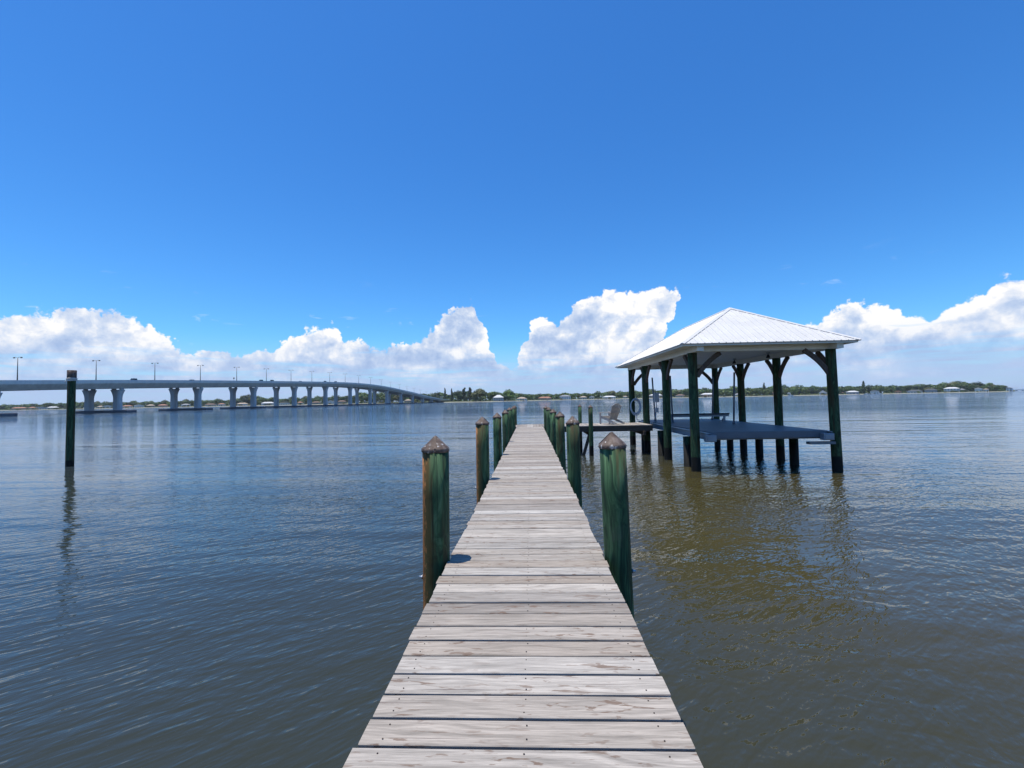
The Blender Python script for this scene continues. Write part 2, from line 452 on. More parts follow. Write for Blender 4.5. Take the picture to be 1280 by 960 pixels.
def curve(vdeg, pts, ymax):
    n = W.new('ShaderNodeFloatCurve')
    c = n.mapping.curves[0]
    P = [((a + 180) / 360, b / ymax) for a, b in pts]
    while len(c.points) < len(P): c.points.new(.5, .5)
    for pt, q in zip(c.points, P): pt.location = q; pt.handle_type = 'VECTOR'
    n.mapping.use_clip = True; n.mapping.update()
    W.put(n.inputs['Value'], W.math('DIVIDE', W.math('ADD', vdeg, 180.0), 360.0))
    return W.math('MULTIPLY', n.outputs[0], ymax)

_wn = W.new('ShaderNodeTexNoise'); W.put(_wn.inputs['Vector'], dirv); _wn.inputs['Scale'].default_value = 25; _wn.inputs['Detail'].default_value = 3
warpv = W.vmath('SCALE', _wn.outputs['Color'], scale=.030)
def cloud_layer(vec, azs, els, H, seed, billow=2.2, soft=.45):
    """returns density-like field (degrees above zero inside)"""
    v = W.vmath('ADD', vec, (seed, seed * .7, seed * 1.3))
    vor = W.new('ShaderNodeTexVoronoi'); vor.feature = 'SMOOTH_F1'; vor.inputs['Smoothness'].default_value = .35
    W.put(vor.inputs['Vector'], W.vmath('ADD', v, warpv))
    vor.inputs['Scale'].default_value = 26; vor.inputs['Detail'].default_value = 4; vor.inputs['Roughness'].default_value = .62
    vor.normalize = True
    b = W.math('SUBTRACT', .36, vor.outputs['Distance'])      # puffs
    f = W.math('SUBTRACT', W.noise(v, 14, 7, .58), .5)
    d = W.math('SUBTRACT', H, els)
    # billows shape the edge only; inside they carry the shading
    n = W.math('ADD', W.math('MULTIPLY', b, billow * 2.2), W.math('MULTIPLY', f, billow * 1.6))
    return d, n

wz = W.noise(W.vmath('SCALE', dirv, scale=18.0), 1.0, 5, .6)
wz2 = W.noise(W.vmath('ADD', W.vmath('SCALE', dirv, scale=18.0), (7, 3, 1)), 1.0, 5, .6)
azw = W.math('ADD', azd, W.math('MULTIPLY', W.math('SUBTRACT', wz, .5), 4.0))
elw = W.math('ADD', el, W.math('MULTIPLY', W.math('SUBTRACT', wz2, .5), 1.2))
shear = W.math('MULTIPLY', W.mr(azd, 5, 12), W.mr(azd, 24, 30, 1, 0))
azw = W.math('ADD', azw, W.math('MULTIPLY', shear, W.math('MULTIPLY', W.math('SUBTRACT', 12.0, el), .75)))
H1 = curve(azw, PROF, 16)
sunoff = (-.010, -.004, .020)
def field(vec, seed):
    d, n = cloud_layer(vec, azw, elw, H1, seed)
    return d, n
d1, n1 = field(dirv, 0)
_, n1b = field(W.vmath('ADD', dirv, sunoff), 0)
dens = W.math('ADD', d1, n1)
alpha = W.mr(dens, 0, .38, 0, 1, True)
relief = W.math('SUBTRACT', n1, n1b)
L = W.math('ADD', .66, W.math('MULTIPLY', relief, .40))
edge = W.mr(d1, 0, 3.4, .28, 0)                             # tops catch the sun
broad = W.math('MULTIPLY', W.math('SUBTRACT', W.noise(W.vmath('MULTIPLY', dirv, (1, 1, 2.2)), 7, 4, .5), .5), 2.9)
L = W.math('ADD', W.math('ADD', L, edge), broad)
L = W.math('SUBTRACT', L, W.mr(el, 1.5, 8.5, .42, 0), None)
L = W.math('MINIMUM', W.math('MAXIMUM', L, 0.0), 1.0)
ccol = W.ramp(L, [(0, (3.2, 4.3, 6.6)), (.35, (4.5, 5.5, 7.4)), (.62, (6.0, 6.7, 8.0)), (.85, (7.7, 7.9, 8.4)), (1, (9.0, 8.9, 8.8))])
# low haze bank with flat streaks behind and below the cumulus
strk = W.noise(W.mapv(dirv, (5, 5, 60)), 1.6, 6, .55, .3)
bankH = W.math('ADD', 3.4, W.math('MULTIPLY', W.math('SUBTRACT', strk, .5), 5.0))
bank = W.math('MULTIPLY', W.mr(W.math('SUBTRACT', bankH, el), -1.6, 1.6, 0, 1, True), W.mr(strk, .35, .62, .25, .8))
bankc = W.mix(W.mr(strk, .4, .66), (2.9, 4.2, 7.4), (5.2, 6.3, 8.5))
# sky colour: deep polarised blue overhead, paler low down
hs = W.new('ShaderNodeHueSaturation'); W.put(hs.inputs['Color'], sky.outputs[0])
hs.inputs['Saturation'].default_value = 1.22; hs.inputs['Value'].default_value = .97; hs.inputs['Hue'].default_value = .5
skyc = W.mix(1.0, hs.outputs[0], (.64, 1.16, 1.58), 'MULTIPLY')
c = W.mix(W.math('MULTIPLY', bank, .9), skyc, bankc)
# a few thin wisps of high cloud near the cumulus
wisp = W.noise(W.mapv(dirv, (3, 3, 16)), 3.5, 5, .62, .8)
wm = W.math('MULTIPLY', W.mr(wisp, .64, .80, 0, .4), W.math('MULTIPLY', W.mr(el, 4, 8, 0, 1), W.mr(el, 10, 15, 1, 0)))
c = W.mix(wm, c, (7.8, 8.8, 10.2))
# cumulus feet thin out into blue haze
foot = W.mr(W.math('ADD', el, W.math('MULTIPLY', W.math('SUBTRACT', strk, .5), 13.0)), .2, 5.2, .08, .98, True)
c = W.mix(W.math('MULTIPLY', alpha, foot), c, ccol)
haz = W.mr(el, 0, 8.0, .78, 0, True)
c = W.mix(haz, c, (3.9, 5.1, 7.6))
W.put(bg.inputs['Color'], c); bg.inputs['Strength'].default_value = .1
# above the cloud belt the sky is clear: a second Background of the same sky spares the cloud nodes
bg2 = W.new('ShaderNodeBackground'); W.put(bg2.inputs['Color'], skyc); bg2.inputs['Strength'].default_value = .1
mxs = W.new('ShaderNodeMixShader'); W.put(mxs.inputs[0], W.math('GREATER_THAN', el, 16.5))
W.l.new(bg.outputs[0], mxs.inputs[1]); W.l.new(bg2.outputs[0], mxs.inputs[2])
W.l.new(mxs.outputs[0], world.node_tree.nodes['World Output'].inputs['Surface'])
world.cycles.sampling_method = 'NONE'

# ------------------------------------------------------------------ water and land
def plane(name, m, size, z):
    b = MB(); b.quad([(-size, -size, z), (size, -size, z), (size, size, z), (-size, size, z)])
    return b.build(name, m)
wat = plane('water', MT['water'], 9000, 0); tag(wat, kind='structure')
bed = plane('ground', MT['sand'], 9000, -3.0); tag(bed, kind='structure')

def bearing(px, depth):
    """far-off point from its bearing (as the tangent on the lens axis) and its distance along the axis"""
    t = (px - 640) / 568.9
    xc, yc = t * depth, depth
    return (xc * math.cos(YAW) - yc * math.sin(YAW), xc * math.sin(YAW) + yc * math.cos(YAW))

# shoreline: (bearing mark, distance)
SHORE = [(-260, 1060), (-60, 1060), (60, 1080), (200, 1060), (330, 1010), (430, 940), (520, 880), (556, 790), (600, 760), (640, 800), (680, 900), (760, 960), (850, 930), (930, 880),
         (1020, 900), (1100, 900), (1180, 860), (1235, 850), (1262, 870), (1272, 1000)]
def shore_depth(px):
    for (a, da), (b, db) in zip(SHORE, SHORE[1:]):
        if a <= px <= b: return da + (db - da) * (px - a) / (b - a)
    return SHORE[0][1] if px < 0 else SHORE[-1][1]
lb = MB()
rows = [(0, -.4), (3, .2), (8, .8), (30, 1.6), (500, 3.0)]
pxs = list(range(-260, 1273, 8)); grid = []
for k, (off, z) in enumerate(rows):
    rr = []
    for px in pxs:
        d = shore_depth(px) + 6 * noise.noise(Vector((px * .03, 0, 0))) + off
        if px > 1240: d = min(d, shore_depth(px) + off * (1272 - px) / 32 + off * .1)
        x, y = bearing(px, d); rr.append((x, y, z))
    grid.append(rr)
lb.rings(grid[:3], 1, False, False, False); lb.rings(grid[2:], 0, False, True, False)
land = lb.build('shore', [MT['land'], MT['sand']]); tag(land, kind='structure')

# ------------------------------------------------------------------ far trees
def crown_mesh(kind, w, h, seed, n, leaf, m):
    """leaf clumps spread through lobes; origin at the trunk foot"""
    rnd = random.Random(seed); b = MB()
    lobes = []
    if kind == 'round':
        for i in range(rnd.randint(6, 9)):
            a = rnd.uniform(0, 2 * math.pi); r = w * rnd.uniform(.08, .33)
            lobes.append((r * math.cos(a), r * math.sin(a), h * rnd.uniform(.32, .74), w * rnd.uniform(.17, .27), h * rnd.uniform(.17, .26)))
        lobes.append((0, 0, h * .7, w * .24, h * .28))
    elif kind == 'pine':
        for i in range(11):
            q = i / 10; lobes.append((rnd.uniform(-.06, .06) * w, rnd.uniform(-.06, .06) * w, h * (.2 + .74 * q), w * (.46 - .37 * q) * rnd.uniform(.8, 1.15), h * .07))
    elif kind == 'shrub':
        for i in range(rnd.randint(4, 6)):
            a = rnd.uniform(0, 2 * math.pi); r = w * rnd.uniform(.1, .36)
            lobes.append((r * math.cos(a), r * math.sin(a), h * rnd.uniform(.25, .6), w * rnd.uniform(.17, .27), h * rnd.uniform(.28, .42)))
    for i in range(n):
        cx, cy, cz, rw, rh = rnd.choice(lobes)
        d = Vector((rnd.gauss(0, 1), rnd.gauss(0, 1), rnd.gauss(0, 1))).normalized() * rnd.uniform(.55, 1.05)
        c = Vector((cx + d.x * rw, cy + d.y * rw, max(.4, cz + d.z * rh)))
        nrm = (d + Vector((rnd.uniform(-.6, .6), rnd.uniform(-.6, .6), rnd.uniform(-.2, .8)))).normalized()
        u = nrm.orthogonal().normalized(); u = Matrix.Rotation(rnd.uniform(0, 6.28), 3, nrm) @ u; v = nrm.cross(u)
        s = leaf * rnd.uniform(.6, 1.3)
        b.quad([c + u * s, c + v * s * .6 + nrm * s * .15, c - u * s, c - v * s * .6 + nrm * s * .15])
    return b.mesh(kind + '_crown', m)

def palm_mesh(h, seed):
    rnd = random.Random(seed); b = MB(); top = Vector((.5, 0, h))
    for i in range(18):
        a = rnd.uniform(0, 6.28); L = rnd.uniform(2.0, 2.9); e = rnd.uniform(.1, 1.0)
        prev = None
        for k in range(7):
            q = k / 6; r = L * q
            z = e * r * (1 - q * 1.1) * 1.1 - q * q * 1.0
            c = top + Vector((math.cos(a) * r, math.sin(a) * r, z)); wd = .45 * math.sin(math.pi * min(1, q * .85 + .12))
            sdv = Vector((-math.sin(a), math.cos(a), 0)) * wd
            cur = (c - sdv - Vector((0, 0, wd * .5)), c, c + sdv - Vector((0, 0, wd * .5)))
            if prev:
                b.quad([prev[0], prev[1], cur[1], cur[0]]); b.quad([prev[1], prev[2], cur[2], cur[1]])
            prev = cur
    return b.mesh('palm_crown', MT['leaf_dark'])

def trunk_mesh(h, r, seed, limbs=3, lean=0):
    rnd = random.Random(seed); b = MB()
    b.tube([(0, 0, -.5), (lean * .3, 0, h * .35), (lean, 0, h)], [r, r * .8, r * .4], 8)
    for i in range(limbs):
        a = rnd.uniform(0, 6.28); z = h * rnd.uniform(.35, .6)
        b.tube([(0, 0, z), (math.cos(a) * h * .18, math.sin(a) * h * .18, z + h * .22), (math.cos(a) * h * .28, math.sin(a) * h * .28, z + h * .38)], [r * .5, r * .35, r * .15], 6)
    return b.mesh('trunk', MT['bark'])

TREES = {}     # kind -> list of (trunk mesh, crown mesh, nominal h)
TREES['round'] = [(trunk_mesh(7, .35, i), crown_mesh('round', 12, 10, i, 900, .62, MT[['leaf_mid', 'leaf_mid', 'leaf_dark', 'leaf_olive', 'leaf_mid'][i % 5]]), 10) for i in range(8)]
TREES['bright'] = [(trunk_mesh(7, .4, 30), crown_mesh('round', 12, 10, 31, 1500, .55, MT['leaf_bright']), 10)]
TREES['pine'] = [(trunk_mesh(13, .3, 40 + i, 0), crown_mesh('pine', 5.5, 14, 40 + i, 800, .45, MT['leaf_dark']), 14) for i in range(2)]
TREES['shrub'] = [(trunk_mesh(2, .15, 50 + i, 2), crown_mesh('shrub', 9, 5, 50 + i, 500, .5, MT[['leaf_mid', 'leaf_olive', 'leaf_dark'][i]]), 5) for i in range(3)]
TREES['palm'] = [(trunk_mesh(9, .18, 60 + i, 0, .5), palm_mesh(9, 60 + i), 10) for i in range(2)]
NAMES = {'round': 'broadleaf_tree', 'bright': 'broadleaf_tree', 'pine': 'pine_tree', 'shrub': 'shrub', 'palm': 'palm_tree'}

def add_tree(kind, px, back, h, label, group=None, ws=1.0, var=None):
    tr, cr, h0 = TREES[kind][var if var is not None else random.randrange(len(TREES[kind]))]
    d = shore_depth(px) + back
    x, y = bearing(px, d)
    r = empty(NAMES[kind], (x, y, .8 + back * .004), random.uniform(0, 6.28), label, {'palm': 'palm tree', 'shrub': 'shrub', 'pine': 'pine tree'}.get(kind, 'tree'), group)
    s = h / h0; r.scale = (s * ws, s * ws, s)
    part('trunk', tr, r); part('crown', cr, r)
    return r

# height of the treeline above the shore (m) along the bearing marks
HT = [(-200, 12), (0, 11), (60, 14), (130, 13), (200, 13), (290, 14), (312, 19), (340, 14), (400, 14), (440, 17), (480, 19), (520, 17), (545, 15), (575, 17), (590, 16), (640, 15), (660, 11), (700, 12), (760, 14), (800, 14),
      (850, 17), (900, 16), (950, 16), (1000, 17), (1100, 15), (1150, 14), (1180, 17), (1210, 17), (1235, 13), (1262, 10)]
def ht(px):
    for (a, da), (b, db) in zip(HT, HT[1:]):
        if a <= px <= b: return da + (db - da) * (px - a) / (b - a)
    return 10
SECT = [(-60, 100, 'green tree in the far treeline seen left of the first bridge piers', 'trees on the far shore at the left end of the bridge'),
        (100, 350, 'green tree in the far treeline seen between the nearer bridge piers', 'trees on the far shore behind the nearer bridge piers'),
        (350, 545, 'green tree in the far treeline seen through the farther bridge piers', 'trees on the far shore behind the farther bridge piers'),
        (645, 780, 'green tree in the far treeline between the dock and the boathouse', 'trees on the far shore between dock and boathouse'),
        (780, 1048, 'green tree in the far treeline seen through the open boathouse', 'trees on the far shore behind the boathouse'),
        (1048, 1255, 'green tree in the far treeline right of the boathouse', 'trees on the far shore right of the boathouse')]
for a, b, lab, grp in SECT:
    n = int((b - a) / 5.6)
    for i in range(n):
        px = a + (b - a) * (i + random.uniform(.1, .9)) / n
        row = i % 3
        h = ht(px) * random.uniform(.95, 1.45) * (1, .8, 1.05)[row]
        add_tree('round', px, (75, 48, 95)[row] + random.uniform(-12, 12), max(5, h), lab, grp, random.uniform(.9, 1.3))
# low shrubs along the waterside
for i in range(170):
    px = random.choice([random.uniform(-40, 540), random.uniform(650, 1250)])
    g = 'behind the bridge' if px < 560 else ('right of the dock' if px < 860 else 'towards the right end')
    add_tree('shrub', px, random.uniform(7, 26), random.uniform(2.0, 5.2), 'low shrub by the waterline of the far shore ' + g, 'waterside shrubs on the far shore ' + g)
# palms
for px, h in [(28, 12), (184, 12), (188, 13), (436, 13), (455, 15), (420, 13), (764, 13), (668, 12), (1242, 13), (1248, 14), (1236, 12), (1253, 13), (1160, 13), (1204, 14), (850, 14)]:
    g = 'behind the bridge' if px < 560 else ('between dock and boathouse' if px < 800 else ('at the right tip of the land' if px > 1230 else 'in the treeline right of centre'))
    add_tree('palm', px, 40 + random.uniform(-8, 8), h, 'slim palm rising over the far treeline ' + g, 'palms on the far shore ' + g)
# trees one can tell apart
add_tree('pine', 556, 60, 26.2, 'taller left one of two narrow dark columnar trees by the far bridge end', ws=.8)
add_tree('pine', 564.5, 60, 25.0, 'right one of two narrow dark columnar trees by the far bridge end', ws=.8)
add_tree('round', 546, 55, 20.0, 'dark rounded tree just left of the two columnar trees at the far bridge end', ws=1.1, var=2)
add_tree('round', 573, 36, 21.2, 'dark feathery tree right of the two columnar trees', ws=.9, var=2)
add_tree('pine', 580, 40, 25.0, 'left one of two ragged dark casuarinas beside the wide olive tree', ws=1.6)
add_tree('pine', 587, 34, 25.0, 'right one of two ragged dark casuarinas beside the wide olive tree', ws=1.7)
add_tree('round', 600, 26, 23.1, 'wide olive green rounded tree left of the white-roofed pavilion house', ws=1.35, var=3)
add_tree('round', 594, 18, 11.2, 'small dark tree at the foot of the wide olive tree', ws=1.2, var=2)
add_tree('bright', 635.5, 26, 21.9, 'large bright green round tree right of the white-roofed pavilion house', ws=1.1)
add_tree('round', 631, 14, 11.2, 'small dark tree under the bright green round tree', ws=1.1, var=2)
add_tree('round', 617, 70, 18.8, 'mid green tree behind the roof of the white-roofed pavilion house', ws=1.2, var=0)
add_tree('round', 310, 60, 27.5, 'tallest dark tree clump behind the sixth visible bridge pier', ws=1.0, var=2)
add_tree('pine', 1079, 70, 27.5, 'tall dark pine standing above the treeline right of the boathouse', ws=1.2)
add_tree('pine', 955, 70, 27.5, 'small dark pointed tree above the treeline behind the boathouse', ws=1.0)

# distant wood that reads as one mass
fb = MB(); rnd = random.Random(5)
for i in range(42000):
    px = rnd.uniform(-120, 1256)
    hh = ht(px) * (1.0 + .3 * noise.noise(Vector((px * .09, 0, 3))))
    d = shore_depth(px) + rnd.uniform(70, 130)
    x, y = bearing(px, d)
    z = .8 + hh * (1 - rnd.random() ** 1.6)
    c0 = Vector((x, y, z)); nrm = Vector((rnd.uniform(-1, 1), rnd.uniform(-1.4, .4), rnd.uniform(-.1, 1))).normalized()
    u = nrm.orthogonal().normalized(); u = Matrix.Rotation(rnd.uniform(0, 6.28), 3, nrm) @ u; v = nrm.cross(u)
    s = rnd.uniform(1.2, 2.6)
    fb.quad([c0 + u * s, c0 + v * s * .7, c0 - u * s, c0 - v * s * .7])
tag(fb.build('distant_woodland', MT['leaf_mid']), 'distant green woodland filling in behind the far shore trees and houses', 'woodland', kind='stuff')

# ------------------------------------------------------------------ far houses
def house(px, back, w, d, h, roof, wall, label, style='hip', stories=1, rz=0, rise=None):
    x, y = bearing(px, shore_depth(px) + back)
    az_ = math.atan2(x, y)
    r = empty('house', (x, y, .9), -az_ + rz, label, 'house')
    b = MB(); b.box(-w / 2, w / 2, 0, d, -.5, h); b.build('wall', MT['wall_' + wall], r)
    o = .7; rise = rise or min(w, d) * .22; b = MB()
    e = [(-w / 2 - o, -o, h), (w / 2 + o, -o, h), (w / 2 + o, d + o, h), (-w / 2 - o, d + o, h)]
    eb = [(p[0], p[1], h - .3) for p in e]
    if style == 'hip':
        k = min(w, d) / 2
        if w > d: A, B = (-w / 2 + k, d / 2, h + rise), (w / 2 - k, d / 2, h + rise)
        else: A, B = (0, k, h + rise), (0, d - k + .01, h + rise)
        if w > d:
            b.quad([e[0], e[1], B, A]); b.quad([e[2], e[3], A, B]); b.quad([e[1], e[2], B]); b.quad([e[3], e[0], A])
        else:
            b.quad([e[0], e[1], A]); b.quad([e[1], e[2], B, A]); b.quad([e[2], e[3], B]); b.quad([e[3], e[0], A, B])
    else:                                                     # gable facing the water
        A, B = (0, -o, h + rise), (0, d + o, h + rise)
        b.quad([e[0], e[1], A]); b.quad([e[2], e[3], B]); b.quad([e[1], e[2], B, A]); b.quad([e[3], e[0], A, B])
    for i in range(4): b.quad([eb[i], eb[(i + 1) % 4], e[(i + 1) % 4], e[i]])
    b.quad(eb[::-1]); b.build('roof', MT['roof_' + roof], r)
    n = max(2, int(w / 4.2))
    for s in range(stories):
        for i in range(n):
            cx = -w / 2 + w * (i + .5) / n; z0 = .7 + s * h / stories
            if s == 0 and i == n // 2:
                m = MB(); m.box(cx - .9, cx + .9, -.10, .02, 0, 2.2); m.build('door', MT['glass'], r)
                continue
            m = MB(); m.box(cx - .95, cx + .95, -.12, .02, z0 - .1, z0 + 1.55)
            f = m.build('window', MT['wall_white'], r)
            m = MB(); m.box(cx - .8, cx + .8, -.14, -.10, z0, z0 + 1.4); m.build('pane', MT['glass'], f)
    return r
HOUSES = [
 (24, 22, 26, 12, 4.2, 'terracotta', 'tan', 'wide tan house with terracotta roof on far shore below the left end of the bridge', 'hip', 1),
 (40, 28, 14, 10, 4.5, 'terracotta', 'cream', 'small cream house with terracotta roof right of the first lamp post below the bridge', 'hip', 1),
 (52, 22, 18, 11, 4.5, 'grey', 'white', 'white grey-roofed house on far shore midway between first lamp and mooring pile', 'gable', 1),
 (66, 24, 20, 11, 4.2, 'white', 'cream', 'cream white-roofed house on far shore just left of the mooring pile', 'hip', 1),
 (126, 22, 14, 10, 4.0, 'tan', 'cream', 'small cream tan-roofed house in the gap between the two nearest bridge piers', 'hip', 1),
 (134, 26, 18, 11, 5.2, 'white', 'white', 'white house with white roof just left of the second bridge pier', 'gable', 1),
 (159, 24, 20, 11, 4.0, 'terracotta', 'white', 'white house with orange roof just right of the second bridge pier', 'hip', 1),
 (174, 28, 18, 11, 5.0, 'white', 'white', 'white gabled house between second and third bridge piers', 'gable', 1),
 (188, 24, 16, 11, 4.6, 'tan', 'tan', 'tan house under the third lamp post of the bridge', 'hip', 1),
 (203, 22, 18, 11, 4.6, 'terracotta', 'peach', 'peach house with terracotta roof left of the third bridge pier', 'hip', 1),
 (232, 24, 18, 11, 4.6, 'grey', 'white', 'white grey-roofed house between the second pair of bridge piers', 'hip', 1),
 (263, 22, 22, 12, 4.0, 'brown', 'cream', 'cream brown-roofed house right of the second pair of bridge piers', 'hip', 1),
 (277, 26, 14, 10, 4.6, 'terracotta', 'white', 'white terracotta-roofed house left of the third pair of bridge piers', 'hip', 1),
 (303, 20, 22, 12, 4.2, 'tan', 'white', 'wide white tan-roofed house between the third pair of bridge piers', 'hip', 1),
 (335, 22, 26, 12, 4.8, 'white', 'white', 'widest white house behind the bridge, left of the fourth pair of piers', 'hip', 1),
 (356, 22, 18, 11, 4.6, 'tan', 'white', 'white tan-roofed house between the fourth pair of bridge piers', 'gable', 1),
 (375, 22, 12, 10, 4.6, 'terracotta', 'cream', 'narrow cream terracotta-roofed house between fourth and fifth pairs of piers', 'hip', 1),
 (395, 22, 18, 11, 4.0, 'brown', 'tan', 'brown-roofed tan house between the fifth pair of bridge piers', 'hip', 1),
 (412, 22, 18, 11, 5.4, 'white', 'white', 'bright white house right of the fifth pair of bridge piers', 'gable', 2),
 (427, 22, 18, 11, 5.0, 'brown', 'tan', 'brown-roofed house between the sixth pair of bridge piers', 'hip', 1),
 (510, 20, 14, 10, 4.4, 'tan', 'tan', 'small tan house behind the far low end of the bridge', 'hip', 1),
 (622.5, 12, 17, 12, 6.2, 'white', 'grey', 'grey pavilion house with broad white hipped roof between olive and bright green trees', 'hip', 2),
 (652, 16, 18, 12, 3.8, 'tan', 'white', 'white low house just right of the bright green tree', 'hip', 1),
 (680.5, 20, 26, 12, 4.2, 'terracotta', 'tan', 'long tan house with terracotta roof beyond the end of the dock', 'hip', 1),
 (706, 20, 23, 13, 7.0, 'grey', 'white', 'two-storey white house with grey roof right of the dock end', 'hip', 2),
 (729, 20, 14, 10, 4.4, 'tan', 'cream', 'cream house behind the pair of walkway pilings', 'hip', 1),
 (739, 20, 9, 9, 4.6, 'white', 'cream', 'tiny cream house with white roof right of the walkway pilings', 'gable', 1),
 (761, 18, 26, 11, 4.0, 'white', 'white', 'long low white house above the wooden chair', 'hip', 1),
 (781, 20, 9, 9, 4.0, 'tan', 'cream', 'tiny cream house just left of the boathouse corner', 'hip', 1),
 (819, 18, 26, 12, 5.4, 'white', 'tan', 'large white-roofed house seen between left boathouse posts', 'hip', 2),
 (850, 18, 18, 11, 4.2, 'brown', 'cream', 'cream brown-roofed house between the two nearest left boathouse posts', 'hip', 1),
 (884, 18, 26, 12, 5.2, 'white', 'peach', 'pale pink house with white roof behind the middle of the boathouse', 'hip', 2),
 (924, 20, 18, 11, 3.8, 'grey', 'white', 'white grey-roofed house seen left of a right-hand boathouse post', 'hip', 1),
 (970, 18, 11, 11, 6.4, 'terracotta', 'peach', 'orange two-storey house in front of dark trees behind the boathouse', 'hip', 2),
 (986, 12, 5, 8, 4.8, 'white', 'white', 'slim white boat shed right of the orange house', 'gable', 1),
 (1028, 18, 12, 10, 4.4, 'white', 'white', 'small white steep gabled house left of the nearest right boathouse post', 'gable', 1),
 (1065, 10, 20, 12, 4.6, 'white', 'grey', 'wide bright white-roofed boat shed right of the boathouse', 'hip', 1),
 (1093, 22, 14, 11, 5.4, 'grey', 'white', 'white house behind the moored white boats', 'gable', 1),
 (1122, 16, 10, 9, 3.8, 'terracotta', 'peach', 'small pink house with terracotta roof on the right shore', 'gable', 1),
 (1143, 20, 22, 11, 4.0, 'dark', 'white', 'long low white house with dark roof on the right shore', 'hip', 1),
 (1163, 20, 18, 11, 5.6, 'dark', 'grey', 'grey dark-roofed house right of the long low white house', 'hip', 1),
 (1189, 24, 22, 12, 7.4, 'white', 'white', 'large white two-storey house near the right tip', 'hip', 2),
 (1202, 22, 9, 9, 5.0, 'grey', 'grey', 'small grey house hugging the large white house at right', 'hip', 1),
 (1223, 26, 10, 9, 6.0, 'white', 'white', 'small white house under trees near the right tip', 'gable', 1),
 (1232, 20, 7, 8, 4.6, 'tan', 'white', 'tiny white tan-roofed house by the palms at right', 'hip', 1),
 (1261, 12, 8, 8, 6.5, 'white', 'white', 'last white house on the very tip of the land at right', 'gable', 2)]
for a in HOUSES:
    px, back, w, d, h, rf, wl, lab, st, sn = a
    rise = {1065: 2.2, 1028: 4.5, 622.5: 4.6, 706: 2.2}.get(px)
    house(px, back, w, d, h, rf, wl, lab, st, sn, random.uniform(-.12, .12), rise)

# small jetties and boats on the far shore
def jetty(px, L, roofed, label):
    x, y = bearing(px, shore_depth(px) - L + 4); az_ = math.atan2(x, y)
    r = empty('jetty', (x, y, 0), -az_, label, 'jetty')
    b = MB(); b.box(-1, 1, 0, L, 1.1, 1.35); b.build('deck', MT['frame_wood'], r)
    for yy in (.3, L * .5, L - 1):
        for sx in (-1, 1):
            b = MB(); b.lathe([(.16, -1), (.16, 2.0 if not roofed or yy > L * .5 else 4.0)], (sx * 1.15, yy, 0), 8); b.build('pile', MT['bark'], r)
    if roofed:
        b = MB(); hy = L * .5
        e = [(-2.6, -.8, 4), (2.6, -.8, 4), (2.6, hy + .8, 4), (-2.6, hy + .8, 4)]; A, B = (0, 1.2, 5.3), (0, hy - 1.2, 5.3)
        b.quad([e[0], e[1], A]); b.quad([e[1], e[2], B, A]); b.quad([e[2], e[3], B]); b.quad([e[3], e[0], A, B]); b.quad(e[::-1])
        b.build('roof', MT['roof_brown'], r)
for px, L, rf, lab in [(654, 22, True, 'roofed far jetty beyond the end of the dock'), (684, 24, True, 'roofed far jetty in front of the terracotta-roofed house'), (757, 24, False, 'open far jetty behind the wooden chair'),
                       (702, 20, False, 'open far jetty below the two-storey white house'), (882, 24, True, 'roofed far jetty behind the middle of the boathouse'), (1053, 24, True, 'roofed far jetty just right of the boathouse'),
                       (1112, 22, False, 'open far jetty right of the moored white boats')]:
    jetty(px, L, rf, lab)
def boat(px, off, L, label):
    x, y = bearing(px, shore_depth(px) - off); az_ = math.atan2(x, y)
    r = empty('boat', (x, y, 0), -az_ + random.uniform(-.3, .3), label, 'boat')
    b = MB(); secs = []
    for q, hw, dz in ((-.5, .34, 0), (-.2, .38, 0), (.15, .34, .1), (.38, .18, .3), (.5, .01, .5)):
        X = q * L; w = hw * L * .42
        secs.append([(X, -w * .7, -.3), (X, w * .7, -.3), (X, w, 1.0 + dz), (X, -w, 1.0 + dz)])
    b.rings(secs, 0, True, False); b.build('hull', MT['boat_hull'], r)
    b = MB(); b.box(-.18 * L, .12 * L, -L * .1, L * .1, 1.05, 2.1); b.build('cabin', MT['boat_hull'], r)
    b = MB(); b.box(-.2 * L, .1 * L, -L * .12, L * .12, 2.9, 3.05)
    for sx in (-.18, .08):
        for sy in (-.09, .09): b.bar((sx * L, sy * L, 2.1), (sx * L, sy * L, 2.92), .08, .08)
    b.build('canopy', MT['boat_hull'], r)
    b = MB(); b.box(.12 * L, .14 * L, -L * .09, L * .09, 1.3, 1.95); b.build('windscreen', MT['glass'], r)
for px, off, L, lab in [(1083, 10, 10, 'white motor boat left of the other two at the right shore'), (1090, 14, 14, 'largest white motor boat, middle one of three at the right shore'), (1099, 9, 9, 'white motor boat right of the other two at the right shore'),
                        (988, 12, 8, 'small white boat in front of the slim white shed'), (1040, 10, 9, 'small white boat beside the small steep gabled house')]:
    boat(px, off, L, lab)

